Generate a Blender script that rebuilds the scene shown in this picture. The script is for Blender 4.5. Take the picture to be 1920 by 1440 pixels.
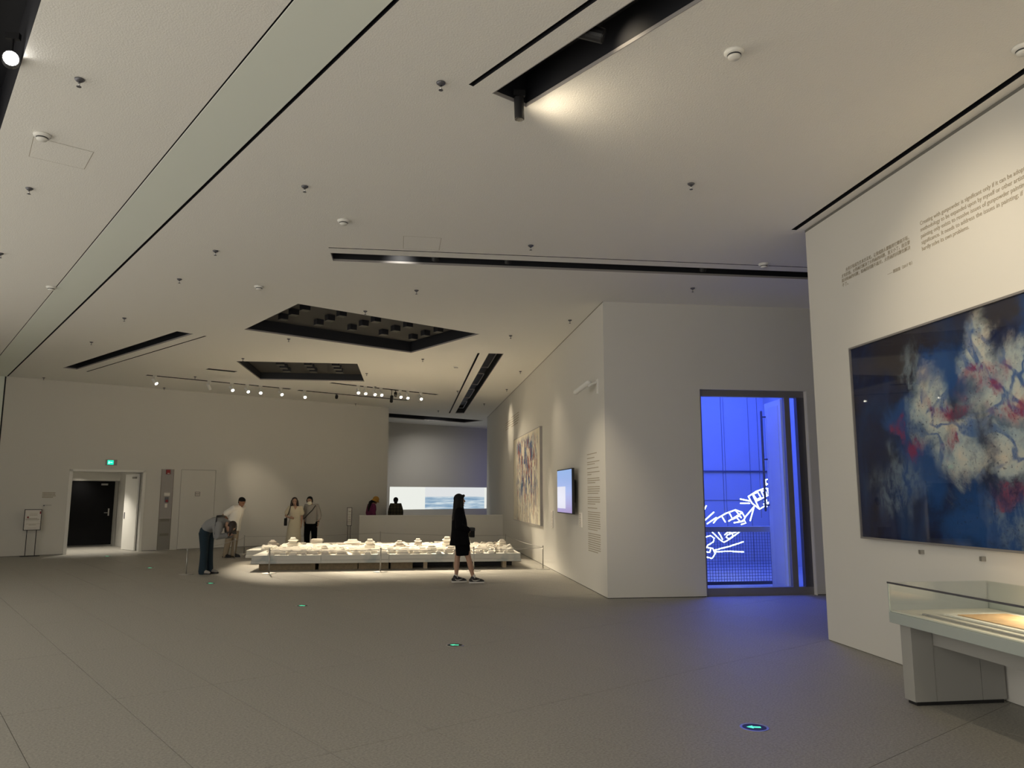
import bpy, bmesh, math, random
from mathutils import Vector, Matrix
from mathutils.geometry import tessellate_polygon

# ------------------------------------------------------------------ clear
for o in list(bpy.data.objects):
    bpy.data.objects.remove(o)
scene = bpy.context.scene
COL = scene.collection
R = math.radians
rnd = random.Random(7)

# ------------------------------------------------------------------ camera
cd = bpy.data.cameras.new('camera')
cd.sensor_width = 36.0
cd.lens = 36.0 * 1435.0 / 1920.0
cd.clip_start = 0.05
cd.clip_end = 200
cam = bpy.data.objects.new('camera', cd)
cam.location = (0, 0, 1.68)
cam.rotation_euler = (R(90 + 8.27), 0, R(-7.55))
COL.objects.link(cam)
scene.camera = cam

# ------------------------------------------------------------------ world / exposure
w = bpy.data.worlds.new('World')
scene.world = w
w.use_nodes = True
bg = w.node_tree.nodes['Background']
bg.inputs[0].default_value = (1.0, 0.94, 0.83, 1)
bg.inputs[1].default_value = 1.5
vs = scene.view_settings
vs.view_transform = 'Standard'
vs.look = 'None'
vs.exposure = 0.0
vs.gamma = 1.0
vs.use_curve_mapping = False

WARM = (1.0, 0.84, 0.60)


def area_light(name, loc, rot, sx, sy, power, color):
    l = bpy.data.lights.new(name, 'AREA')
    l.shape = 'RECTANGLE'
    l.size = sx
    l.size_y = sy
    l.energy = power
    l.color = color
    o = bpy.data.objects.new(name, l)
    o.location = loc
    o.rotation_euler = rot
    COL.objects.link(o)
    return o


BLUE = (0.055, 0.105, 1.0)
# blue gallery behind the glass door, blue gallery beside the far nook
area_light('blue_room_light', (7.8, 15.9, 4.9), (0, 0, 0), 6.0, 5.0, 760, BLUE)

# ------------------------------------------------------------------ materials
MATS = {}


def mat(name, color, rough=0.6, metal=0.0, emit=None, estr=0.0, grain=0.0, gscale=200.0,
        bump=0.0, bscale=120.0, spec=0.5, coat=0.0):
    if name in MATS:
        return MATS[name]
    m = bpy.data.materials.new(name)
    m.use_nodes = True
    nt = m.node_tree
    b = nt.nodes['Principled BSDF']
    b.inputs['Base Color'].default_value = (*color, 1)
    b.inputs['Roughness'].default_value = rough
    b.inputs['Metallic'].default_value = metal
    b.inputs['Specular IOR Level'].default_value = spec
    b.inputs['Coat Weight'].default_value = coat
    if emit:
        b.inputs['Emission Color'].default_value = (*emit, 1)
        b.inputs['Emission Strength'].default_value = estr
    if grain or bump:
        tc = nt.nodes.new('ShaderNodeTexCoord')
    if grain:
        n = nt.nodes.new('ShaderNodeTexNoise')
        n.inputs['Scale'].default_value = gscale
        n.inputs['Detail'].default_value = 4
        n.inputs['Roughness'].default_value = 0.7
        nt.links.new(tc.outputs['Object'], n.inputs['Vector'])
        r = nt.nodes.new('ShaderNodeValToRGB')
        r.color_ramp.elements[0].position = 0.3
        r.color_ramp.elements[1].position = 0.7
        r.color_ramp.elements[0].color = (*[c * (1 - grain) for c in color], 1)
        r.color_ramp.elements[1].color = (*[min(1, c * (1 + grain)) for c in color], 1)
        nt.links.new(n.outputs['Fac'], r.inputs['Fac'])
        nt.links.new(r.outputs['Color'], b.inputs['Base Color'])
    if bump:
        n2 = nt.nodes.new('ShaderNodeTexNoise')
        n2.inputs['Scale'].default_value = bscale
        n2.inputs['Detail'].default_value = 3
        nt.links.new(tc.outputs['Object'], n2.inputs['Vector'])
        bp = nt.nodes.new('ShaderNodeBump')
        bp.inputs['Strength'].default_value = bump
        bp.inputs['Distance'].default_value = 0.01
        nt.links.new(n2.outputs['Fac'], bp.inputs['Height'])
        nt.links.new(bp.outputs['Normal'], b.inputs['Normal'])
    MATS[name] = m
    return m


def glass_mat(name, tint=(0.93, 0.97, 0.95), gloss=0.07, rough=0.02):
    if name in MATS:
        return MATS[name]
    m = bpy.data.materials.new(name)
    m.use_nodes = True
    nt = m.node_tree
    nt.nodes.clear()
    out = nt.nodes.new('ShaderNodeOutputMaterial')
    mix = nt.nodes.new('ShaderNodeMixShader')
    tr = nt.nodes.new('ShaderNodeBsdfTransparent')
    tr.inputs[0].default_value = (*tint, 1)
    gl = nt.nodes.new('ShaderNodeBsdfGlossy')
    gl.inputs['Roughness'].default_value = rough
    lw = nt.nodes.new('ShaderNodeLayerWeight')
    lw.inputs[0].default_value = 0.5
    pw = nt.nodes.new('ShaderNodeMath')
    pw.operation = 'POWER'
    pw.inputs[1].default_value = 4.0
    ma = nt.nodes.new('ShaderNodeMath')
    ma.operation = 'MULTIPLY_ADD'
    ma.inputs[1].default_value = 0.35
    ma.inputs[2].default_value = gloss * 0.5
    nt.links.new(lw.outputs['Facing'], pw.inputs[0])
    nt.links.new(pw.outputs[0], ma.inputs[0])
    nt.links.new(ma.outputs[0], mix.inputs[0])
    nt.links.new(tr.outputs[0], mix.inputs[1])
    nt.links.new(gl.outputs[0], mix.inputs[2])
    nt.links.new(mix.outputs[0], out.inputs[0])
    MATS[name] = m
    return m


mat('wall', (0.67, 0.655, 0.615), 0.85, bump=0.05, bscale=60)
mat('wall_green', (0.80, 0.845, 0.775), 0.8)
mat('ceil', (0.87, 0.855, 0.81), 0.85, bump=0.35, bscale=70)
mat('white', (0.80, 0.79, 0.75), 0.6)
mat('slot_black', (0.012, 0.013, 0.018), 0.6)
mat('slot_panel', (0.05, 0.048, 0.045), 0.7)
mat('slot_lit_base', (0.11, 0.105, 0.095), 0.7)
mat('black', (0.012, 0.012, 0.014), 0.5)
mat('black_soft', (0.004, 0.004, 0.005), 0.95, spec=0.08)
mat('metal', (0.45, 0.44, 0.42), 0.35, 0.9)
mat('steel_dark', (0.16, 0.16, 0.18), 0.4, 0.7)
mat('frame_grey', (0.30, 0.29, 0.29), 0.45, 0.5)
mat('chrome', (0.6, 0.6, 0.6), 0.25, 1.0)
mat('joint', (0.17, 0.165, 0.15), 0.9)
mat('floor', (0.35, 0.335, 0.30), 0.55, grain=0.30, gscale=55, bump=0.06, bscale=160, spec=0.35)
mat('print', (0.17, 0.15, 0.12), 0.8)
mat('print_light', (0.36, 0.315, 0.24), 0.8)
mat('wood', (0.20, 0.15, 0.085), 0.7, grain=0.2, gscale=14)
mat('panel_grey', (0.36, 0.34, 0.33), 0.5)
mat('panel_dark', (0.26, 0.25, 0.23), 0.5)
mat('red', (0.28, 0.015, 0.02), 0.4)
mat('paper', (0.78, 0.75, 0.70), 0.8)
mat('black_door', (0.006, 0.006, 0.007), 0.7, spec=0.1)
mat('case_grey', (0.34, 0.335, 0.315), 0.5)
mat('case_side', (0.38, 0.42, 0.40), 0.45)
mat('brown_sheet', (0.55, 0.36, 0.20), 0.8, grain=0.18, gscale=6)
mat('skin', (0.42, 0.25, 0.17), 0.55)
mat('skin_tan', (0.26, 0.125, 0.07), 0.55)
mat('hair', (0.004, 0.0035, 0.0035), 0.6, spec=0.2)
mat('hair_brown', (0.02, 0.011, 0.008), 0.55)
mat('jeans', (0.007, 0.021, 0.034), 0.9, grain=0.3, gscale=60)
mat('grey_shirt', (0.20, 0.20, 0.20), 0.9)
mat('grey_shirt_warm', (0.30, 0.28, 0.255), 0.9)
mat('white_shirt', (0.80, 0.77, 0.72), 0.9)
mat('khaki', (0.30, 0.24, 0.17), 0.9)
mat('cream', (0.62, 0.56, 0.42), 0.9)
mat('mask', (0.85, 0.82, 0.66), 0.8)
mat('yellow', (0.36, 0.19, 0.03), 0.9)
mat('purple', (0.12, 0.012, 0.06), 0.9)
mat('lips', (0.28, 0.10, 0.08), 0.5)
mat('eye', (0.02, 0.015, 0.012), 0.2)
mat('sole', (0.55, 0.53, 0.5), 0.7)
mat('bag', (0.006, 0.006, 0.006), 0.6, spec=0.2)
mat('phone_screen', (0.05, 0.06, 0.08), 0.2, emit=(0.45, 0.6, 0.8), estr=0.35)
mat('lens', (1, 1, 1), 0.3, emit=(1.0, 0.93, 0.78), estr=14)
mat('lens_hot', (1, 1, 1), 0.3, emit=(1.0, 0.97, 0.9), estr=40)
mat('lens_off', (0.02, 0.02, 0.02), 0.2)
mat('exit', (0.0, 0.3, 0.2), 0.4, emit=(0.0, 0.75, 0.45), estr=1.3)
mat('exit_floor', (0.0, 0.3, 0.15), 0.4, emit=(0.10, 0.95, 0.50), estr=1.3)
mat('led', (1, 1, 1), 0.3, emit=(1.0, 0.86, 0.62), estr=5)
mat('neon', (1, 1, 1), 0.3, emit=(0.78, 0.9, 1.0), estr=6)
mat('neon_glow', (0.6, 0.9, 1), 0.3, emit=(0.25, 0.65, 1.0), estr=1.6)
glass_mat('glass', gloss=0.05)
glass_mat('glazing', (0.99, 0.99, 0.99), gloss=0.03)
glass_mat('glass_case', (0.955, 0.975, 0.965), gloss=0.05)
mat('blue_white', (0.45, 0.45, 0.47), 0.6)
mat('leaf_white', (0.85, 0.85, 0.88), 0.6)


def ramp(nt, stops):
    r = nt.nodes.new('ShaderNodeValToRGB')
    e = r.color_ramp.elements
    while len(e) > 1:
        e.remove(e[-1])
    e[0].position, e[0].color = stops[0][0], (*stops[0][1], 1)
    for p, c in stops[1:]:
        k = e.new(p)
        k.color = (*c, 1)
    return r


def new_nodes(name, rough=0.6, spec=0.5):
    m = bpy.data.materials.new(name)
    m.use_nodes = True
    nt = m.node_tree
    b = nt.nodes['Principled BSDF']
    b.inputs['Roughness'].default_value = rough
    b.inputs['Specular IOR Level'].default_value = spec
    MATS[name] = m
    return m, nt, b


def nnoise(nt, vec, scale, detail=6, rough=0.6, dist=0.0):
    n = nt.nodes.new('ShaderNodeTexNoise')
    n.inputs['Scale'].default_value = scale
    n.inputs['Detail'].default_value = detail
    n.inputs['Roughness'].default_value = rough
    n.inputs['Distortion'].default_value = dist
    nt.links.new(vec, n.inputs['Vector'])
    return n.outputs['Fac']


def mixc(nt, fac, a, b):
    n = nt.nodes.new('ShaderNodeMix')
    n.data_type = 'RGBA'
    fa = n.inputs[0]
    ia, ib = n.inputs[6], n.inputs[7]
    if isinstance(fac, (int, float)):
        fa.default_value = fac
    else:
        nt.links.new(fac, fa)
    for s, v in ((ia, a), (ib, b)):
        if isinstance(v, tuple):
            s.default_value = (*v, 1)
        else:
            nt.links.new(v, s)
    return n.outputs[2]


def mth(nt, op, a, b=None, clamp=False):
    n = nt.nodes.new('ShaderNodeMath')
    n.operation = op
    n.use_clamp = clamp
    for i, v in enumerate((a, b)):
        if v is None:
            continue
        if isinstance(v, (int, float)):
            n.inputs[i].default_value = v
        else:
            nt.links.new(v, n.inputs[i])
    return n.outputs[0]


def maprange(nt, v, a, b, c=0.0, d=1.0):
    n = nt.nodes.new('ShaderNodeMapRange')
    n.interpolation_type = 'SMOOTHSTEP'
    n.clamp = True
    nt.links.new(v, n.inputs[0])
    for i, x in enumerate((a, b, c, d)):
        n.inputs[i + 1].default_value = x
    return n.outputs[0]


def scaled(nt, vec, s, loc=(0, 0, 0), rot=(0, 0, 0)):
    n = nt.nodes.new('ShaderNodeMapping')
    n.inputs['Scale'].default_value = s
    n.inputs['Location'].default_value = loc
    n.inputs['Rotation'].default_value = rot
    nt.links.new(vec, n.inputs['Vector'])
    return n.outputs[0]


def painting_blue():
    # generic abstract canvas in deep blue, pale grey and magenta
    m, nt, b = new_nodes('painting_blue', 0.45, 0.3)
    tc = nt.nodes.new('ShaderNodeTexCoord').outputs['Object']
    sx = nt.nodes.new('ShaderNodeSeparateXYZ')
    nt.links.new(tc, sx.inputs[0])
    half = lambda v, k: mth(nt, 'MULTIPLY', mth(nt, 'SUBTRACT', v, 0.5), k)
    w1 = nnoise(nt, tc, 2.2, 6, 0.62, 0.4)
    w2 = nnoise(nt, scaled(nt, tc, (1, 1, 1), (5.3, 0, 8.1)), 2.4, 6, 0.62, 0.4)
    X = mth(nt, 'ADD', sx.outputs[0], half(w1, 0.9))      # along the canvas from its left edge
    Z = mth(nt, 'ADD', sx.outputs[2], half(w2, 0.9))      # height

    def blobs(lst, soft=0.55):
        acc = None
        for cx, cz, rx, rz in lst:
            dx = mth(nt, 'DIVIDE', mth(nt, 'SUBTRACT', X, cx), rx)
            dz = mth(nt, 'DIVIDE', mth(nt, 'SUBTRACT', Z, cz), rz)
            d = mth(nt, 'SQRT', mth(nt, 'ADD', mth(nt, 'MULTIPLY', dx, dx), mth(nt, 'MULTIPLY', dz, dz)))
            f = maprange(nt, d, 1.0 + soft * .6, 1.0 - soft, 0.0, 1.0)
            acc = f if acc is None else mth(nt, 'MAXIMUM', acc, f)
        return acc

    base = ramp(nt, [(0.35, (0.003, 0.005, 0.022)), (0.50, (0.004, 0.013, 0.060)), (0.62, (0.008, 0.035, 0.12))])
    nt.links.new(nnoise(nt, scaled(nt, tc, (1, 1, .5)), 2.0, 7, .65, .5), base.inputs[0])
    fine = nnoise(nt, scaled(nt, tc, (1, 1, 0.55)), 9.0, 7, 0.72, 0.4)
    c = mixc(nt, mth(nt, 'MULTIPLY', blobs([(.9, 1.9, .75, .32), (2.3, 2.05, .8, .25), (3.9, .3, .8, .4)]), .85), base.outputs[0], (0.028, 0.024, 0.027))
    c = mixc(nt, mth(nt, 'MULTIPLY', blobs([(1.45, 1.62, .38, .26), (.85, 1.2, .26, .26), (1.05, .7, .40, .34), (1.9, .22, .7, .26), (2.7, 1.85, .3, .3), (3.4, .6, .5, .3), (4.3, 1.4, .5, .5)]), .85), c, (0.009, 0.062, 0.22))
    c = mixc(nt, mth(nt, 'MULTIPLY', mth(nt, 'MULTIPLY', blobs([(.62, .55, .38, .30), (2.2, .28, .3, .3), (1.0, 1.62, .14, .3)]), maprange(nt, fine, .38, .62)), .60), c, (0.19, 0.25, 0.30))
    pale = blobs([(1.28, 1.22, .30, .36), (1.95, 1.60, .22, .42), (2.35, 1.32, .62, .34), (1.62, .84, .34, .30), (2.3, .82, .35, .24), (3.3, 1.3, .6, .45), (4.2, .8, .4, .4)])
    tint = ramp(nt, [(0.35, (0.17, 0.26, 0.35)), (0.52, (0.36, 0.41, 0.41)), (0.66, (0.52, 0.47, 0.39))])
    nt.links.new(nnoise(nt, scaled(nt, tc, (1, 1, 1), (2, 0, 3)), 2.6, 5, .6), tint.inputs[0])
    c = mixc(nt, mth(nt, 'MULTIPLY', pale, maprange(nt, fine, .25, .50, .45, 1.0)), c, tint.outputs[0])
    # blue contour sweeps through the pale field
    k = nnoise(nt, scaled(nt, tc, (1, 1, 1.2), (1.4, 0, .6), (0, .5, 0)), 1.7, 3, .5, .8)
    line = mth(nt, 'ABSOLUTE', mth(nt, 'SUBTRACT', k, 0.5))
    c = mixc(nt, mth(nt, 'MULTIPLY', mth(nt, 'MULTIPLY', mth(nt, 'MULTIPLY', maprange(nt, line, .05, .008), pale), maprange(nt, fine, .3, .55)), .85), c, (0.010, 0.065, 0.24))
    mg = blobs([(.80, 1.08, .09, .12), (.98, .90, .14, .09), (1.55, 1.24, .28, .09), (1.98, 1.46, .26, .10), (1.52, .90, .08, .13), (2.25, 1.14, .2, .09), (2.16, .46, .17, .09), (3.0, 1.55, .3, .1), (3.6, .95, .1, .25)], .8)
    c = mixc(nt, mth(nt, 'MULTIPLY', mth(nt, 'MULTIPLY', mg, maprange(nt, fine, .40, .58, .25, 1.0)), .85), c, (0.20, 0.012, 0.058))
    spk = nnoise(nt, tc, 42, 3, 0.5)
    c = mixc(nt, mth(nt, 'MULTIPLY', maprange(nt, spk, 0.62, 0.70), 0.6), c, (0.01, 0.018, 0.06))
    nt.links.new(c, b.inputs['Base Color'])
    return m


def painting_strokes():
    # generic abstract canvas: upright blue, black and red strokes on cream
    m, nt, b = new_nodes('painting_strokes', 0.7)
    tc = nt.nodes.new('ShaderNodeTexCoord').outputs['Object']
    sx = nt.nodes.new('ShaderNodeSeparateXYZ')
    nt.links.new(tc, sx.inputs[0])
    X, Z = sx.outputs[0], sx.outputs[2]
    st = nnoise(nt, scaled(nt, tc, (1.5, 1, 0.55)), 3.2, 6, 0.66, 0.5)
    st2 = nnoise(nt, scaled(nt, tc, (1.3, 1, 0.6), (4, 0, 3)), 3.0, 5, 0.7, 0.6)
    wob = nnoise(nt, tc, 1.2, 4)
    dx = mth(nt, 'ABSOLUTE', mth(nt, 'ADD', mth(nt, 'SUBTRACT', X, 2.55), mth(nt, 'MULTIPLY', mth(nt, 'SUBTRACT', wob, 0.5), 1.4)))
    side = maprange(nt, dx, 1.3, 2.2, 1.0, 0.0)
    zt = maprange(nt, Z, 2.2, 2.45, 1.0, 0.0)
    f = mth(nt, 'MULTIPLY', side, zt)
    ink = mth(nt, 'MULTIPLY', maprange(nt, st, 0.475, 0.51), f)
    hue = ramp(nt, [(0.30, (0.02, 0.012, 0.012)), (0.43, (0.30, 0.02, 0.015)), (0.48, (0.02, 0.03, 0.12)), (0.56, (0.01, 0.09, 0.28)), (0.62, (0.02, 0.10, 0.10)), (0.68, (0.35, 0.05, 0.03))])
    nt.links.new(st2, hue.inputs[0])
    low = maprange(nt, Z, 0.2, 1.0, 0.35, 0.95)
    c = mixc(nt, mth(nt, 'MULTIPLY', ink, low), (0.74, 0.69, 0.56), hue.outputs[0])
    fl_ = mth(nt, 'MULTIPLY', maprange(nt, nnoise(nt, scaled(nt, tc, (2, 1, 1), (7, 0, 7)), 3.0, 6, 0.7, 0.8), 0.55, 0.63), maprange(nt, Z, 0.9, 0.3))
    c = mixc(nt, mth(nt, 'MULTIPLY', fl_, 0.7), c, (0.12, 0.06, 0.03))
    nt.links.new(c, b.inputs['Base Color'])
    return m


def model_plaster():
    m, nt, b = new_nodes('model_plaster', 0.8)
    tc = nt.nodes.new('ShaderNodeNewGeometry').outputs['Position']
    n = nnoise(nt, tc, 1.1, 5, 0.6, 0.5)
    r = ramp(nt, [(0.35, (0.55, 0.50, 0.45)), (0.50, (0.78, 0.74, 0.66)), (0.72, (0.80, 0.77, 0.70))])
    nt.links.new(n, r.inputs[0])
    red = nnoise(nt, scaled(nt, tc, (1, 1, 1), (5, 3, 1)), 2.4, 4)
    c = mixc(nt, mth(nt, 'MULTIPLY', maprange(nt, red, 0.66, 0.74), 0.7), r.outputs[0], (0.38, 0.05, 0.03))
    blu = nnoise(nt, scaled(nt, tc, (1, 1, 1), (9, 1, 2)), 1.7, 4)
    c = mixc(nt, mth(nt, 'MULTIPLY', maprange(nt, blu, 0.60, 0.70), 0.55), c, (0.16, 0.28, 0.38))
    nt.links.new(c, b.inputs['Base Color'])
    return m


def plaid_mat():
    m, nt, b = new_nodes('plaid', 0.9)
    tc = nt.nodes.new('ShaderNodeTexCoord').outputs['Object']
    sx = nt.nodes.new('ShaderNodeSeparateXYZ')
    nt.links.new(tc, sx.inputs[0])
    f1 = mth(nt, 'SINE', mth(nt, 'MULTIPLY', sx.outputs[1], 52.0))
    f2 = mth(nt, 'SINE', mth(nt, 'MULTIPLY', sx.outputs[2], 52.0))
    g = mth(nt, 'ADD', mth(nt, 'GREATER_THAN', f1, 0.3), mth(nt, 'GREATER_THAN', f2, 0.3))
    r = ramp(nt, [(0.0, (0.015, 0.013, 0.010)), (0.45, (0.03, 0.027, 0.014)), (1.0, (0.065, 0.055, 0.026))])
    nt.links.new(mth(nt, 'MULTIPLY', g, 0.5), r.inputs[0])
    nt.links.new(r.outputs[0], b.inputs['Base Color'])
    return m


def screen_mat():
    m, nt, b = new_nodes('projection', 0.8)
    tc = nt.nodes.new('ShaderNodeTexCoord').outputs['Object']
    sx = nt.nodes.new('ShaderNodeSeparateXYZ')
    nt.links.new(tc, sx.inputs[0])
    X, Z = sx.outputs[0], sx.outputs[2]
    n = nnoise(nt, scaled(nt, tc, (0.5, 1, 6.0)), 1.6, 4, 0.55)
    sea = ramp(nt, [(0.36, (0.20, 0.34, 0.50)), (0.52, (0.42, 0.55, 0.66)), (0.66, (0.72, 0.80, 0.82))])
    nt.links.new(n, sea.inputs[0])
    inside = mth(nt, 'MULTIPLY', mth(nt, 'GREATER_THAN', X, 1.9), mth(nt, 'LESS_THAN', X, 5.38))
    below = mth(nt, 'LESS_THAN', Z, 0.58)
    c = mixc(nt, mth(nt, 'MULTIPLY', inside, below), mixc(nt, mth(nt, 'MULTIPLY', inside, 0.8), (0.86, 0.88, 0.82), (0.74, 0.76, 0.78)), sea.outputs[0])
    b.inputs['Base Color'].default_value = (0.05, 0.05, 0.05, 1)
    nt.links.new(c, b.inputs['Emission Color'])
    b.inputs['Emission Strength'].default_value = 0.95
    return m


def tv_mat():
    m, nt, b = new_nodes('tv_screen', 0.25)
    tc = nt.nodes.new('ShaderNodeTexCoord').outputs['Object']
    sx = nt.nodes.new('ShaderNodeSeparateXYZ')
    nt.links.new(tc, sx.inputs[0])
    X, Z = sx.outputs[0], sx.outputs[2]
    r = ramp(nt, [(0.0, (0.36, 0.27, 0.55)), (0.5, (0.32, 0.42, 0.80)), (1.0, (0.30, 0.48, 0.85))])
    nt.links.new(mth(nt, 'DIVIDE', Z, 0.86), r.inputs[0])
    inb = mth(nt, 'MULTIPLY', mth(nt, 'LESS_THAN', X, 0.86), mth(nt, 'LESS_THAN', Z, 0.52))
    inb = mth(nt, 'MULTIPLY', inb, mth(nt, 'GREATER_THAN', Z, 0.08))
    c = mixc(nt, inb, r.outputs[0], (0.72, 0.72, 0.84))
    b.inputs['Base Color'].default_value = (0.03, 0.03, 0.03, 1)
    nt.links.new(c, b.inputs['Emission Color'])
    b.inputs['Emission Strength'].default_value = 0.9
    return m


painting_blue(); painting_strokes(); model_plaster(); plaid_mat(); screen_mat(); tv_mat()


# ------------------------------------------------------------------ mesh helpers
class MB:
    def __init__(self):
        self.v, self.f = [], []

    def add(self, vs, fs):
        o = len(self.v)
        self.v += [tuple(p) for p in vs]
        self.f += [tuple(i + o for i in f) for f in fs]
        return self

    def box(self, x0, x1, y0, y1, z0, z1):
        vs = [(x, y, z) for z in (z0, z1) for y in (y0, y1) for x in (x0, x1)]
        return self.add(vs, [(0, 2, 3, 1), (4, 5, 7, 6), (0, 1, 5, 4), (1, 3, 7, 5), (3, 2, 6, 7), (2, 0, 4, 6)])

    def frustum(self, x0, x1, y0, y1, z0, z1, ix, iy):
        vs = [(x0, y0, z0), (x1, y0, z0), (x1, y1, z0), (x0, y1, z0),
              (x0 + ix, y0 + iy, z1), (x1 - ix, y0 + iy, z1), (x1 - ix, y1 - iy, z1), (x0 + ix, y1 - iy, z1)]
        return self.add(vs, [(3, 2, 1, 0), (4, 5, 6, 7), (0, 1, 5, 4), (1, 2, 6, 5), (2, 3, 7, 6), (3, 0, 4, 7)])

    def rings(self, rings, cap=True):
        n = len(rings[0])
        vs = [p for r in rings for p in r]
        fs = []
        for i in range(len(rings) - 1):
            for j in range(n):
                k = (j + 1) % n
                fs.append((i * n + j, i * n + k, (i + 1) * n + k, (i + 1) * n + j))
        if cap:
            fs.append(tuple(range(n))[::-1])
            fs.append(tuple((len(rings) - 1) * n + j for j in range(n)))
        return self.add(vs, fs)

    def lathe(self, prof, c=(0, 0, 0), n=20):
        return self.rings([[(c[0] + r * math.cos(2 * math.pi * j / n), c[1] + r * math.sin(2 * math.pi * j / n), c[2] + z)
                            for j in range(n)] for r, z in prof])

    def tube(self, pts, rad, n=10, flat=1.0, side=None, cap=True, rounded=True):
        pts = [Vector(p) for p in pts]
        if isinstance(rad, (int, float)):
            rad = [rad] * len(pts)
        rs = []
        m = len(pts)
        prev = None
        P, Q = list(pts), list(rad)
        if rounded and m > 1:
            d0 = (pts[0] - pts[1]).normalized()
            d1 = (pts[-1] - pts[-2]).normalized()
            P = [pts[0] + d0 * rad[0] * 0.9, pts[0] + d0 * rad[0] * 0.55] + P + [pts[-1] + d1 * rad[-1] * 0.55, pts[-1] + d1 * rad[-1] * 0.9]
            Q = [rad[0] * 0.35, rad[0] * 0.8] + Q + [rad[-1] * 0.8, rad[-1] * 0.35]
        for i, p in enumerate(P):
            a = P[max(i - 1, 0)]
            b = P[min(i + 1, len(P) - 1)]
            t = (b - a).normalized()
            if side is not None:
                s = Vector(side)
            elif prev is not None:
                s = prev
            else:
                s = Vector((0, 1, 0)) if abs(t.y) < 0.9 else Vector((1, 0, 0))
            s = (s - t * s.dot(t)).normalized()
            prev = s
            q = t.cross(s)
            rs.append([tuple(p + s * math.cos(2 * math.pi * j / n) * Q[i] + q * math.sin(2 * math.pi * j / n) * Q[i] * flat) for j in range(n)])
        return self.rings(rs, cap)

    def ellipsoid(self, c, ax, ay, az, nu=16, nv=10):
        c, ax, ay, az = Vector(c), Vector(ax), Vector(ay), Vector(az)
        vs = [tuple(c - az)]
        for i in range(1, nv):
            t = math.pi * i / nv
            for j in range(nu):
                p = 2 * math.pi * j / nu
                vs.append(tuple(c - az * math.cos(t) + (ax * math.cos(p) + ay * math.sin(p)) * math.sin(t)))
        vs.append(tuple(c + az))
        fs = []
        for j in range(nu):
            k = (j + 1) % nu
            fs.append((0, 1 + k, 1 + j))
            for i in range(nv - 2):
                a = 1 + i * nu
                fs.append((a + j, a + k, a + nu + k, a + nu + j))
            e = 1 + (nv - 2) * nu
            fs.append((len(vs) - 1, e + j, e + k))
        return self.add(vs, fs)

    def quad(self, a, b, c, d):
        return self.add([a, b, c, d], [(0, 1, 2, 3)])

    def mesh(self, name, smooth=False):
        me = bpy.data.meshes.new(name)
        me.from_pydata(self.v, [], self.f)
        bm = bmesh.new()
        bm.from_mesh(me)
        bmesh.ops.recalc_face_normals(bm, faces=bm.faces)
        bm.to_mesh(me)
        bm.free()
        if smooth:
            me.polygons.foreach_set('use_smooth', [True] * len(me.polygons))
        return me

    def build(self, name, material, parent=None, smooth=False, bevel=0.0):
        me = self.mesh(name, smooth)
        me.materials.append(MATS[material] if isinstance(material, str) else material)
        return link(name, me, parent, bevel)


def link(name, me, parent=None, bevel=0.0):
    o = bpy.data.objects.new(name, me)
    COL.objects.link(o)
    if parent is not None:
        o.parent = parent
    if bevel:
        b = o.modifiers.new('bevel', 'BEVEL')
        b.width = bevel
        b.segments = 2
        b.limit_method = 'ANGLE'
    return o


def tag(o, label=None, cat=None, group=None, kind=None):
    if label: o['label'] = label
    if cat: o['category'] = cat
    if group: o['group'] = group
    if kind: o['kind'] = kind
    return o


def thing(name, label, cat, loc=(0, 0, 0), rz=0.0, group=None):
    o = bpy.data.objects.new(name, None)
    o.empty_display_size = 0.1
    o.location = loc
    o.rotation_euler = (0, 0, rz)
    COL.objects.link(o)
    return tag(o, label, cat, group)


def struct(name, mb, material, loc=(0, 0, 0), rz=0.0, label=None):
    o = mb.build(name, material)
    o.location = loc
    o.rotation_euler = (0, 0, rz)
    o['kind'] = 'structure'
    if label:
        o['label'] = label
    return o


def copy_tree(o, parent=None):
    c = o.copy()
    COL.objects.link(c)
    c.parent = parent
    for ch in o.children:
        copy_tree(ch, c)
    return c


def spot(name, loc, target, power, angle, blend=0.5, color=WARM, radius=0.04, parent=None):
    l = bpy.data.lights.new(name, 'SPOT')
    l.energy = power
    l.spot_size = R(angle)
    l.spot_blend = blend
    l.color = color
    l.shadow_soft_size = radius
    o = bpy.data.objects.new(name, l)
    o.location = loc
    d = Vector(target) - Vector(loc)
    o.rotation_euler = d.to_track_quat('-Z', 'Y').to_euler()
    COL.objects.link(o)
    return o


# ------------------------------------------------------------------ frames of the place
H = 5.0
A1 = R(31.5)                                   # the far wall and ceiling band are turned 31.5 degrees
U = Vector((math.cos(A1), math.sin(A1), 0))
V = Vector((-math.sin(A1), math.cos(A1), 0))
FW = Vector((-11.2, 23.1, 0))                  # origin of the far wall


def fw(s, d=0.0, z=0.0):                       # point on the far wall (s along it, d behind it)
    return FW + U * s + V * d + Vector((0, 0, z))


def uv(u, v):
    p = U * u + V * v
    return (p.x, p.y)


VF = FW.dot(V)                                 # far wall position along V
SF = FW.dot(U)

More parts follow.
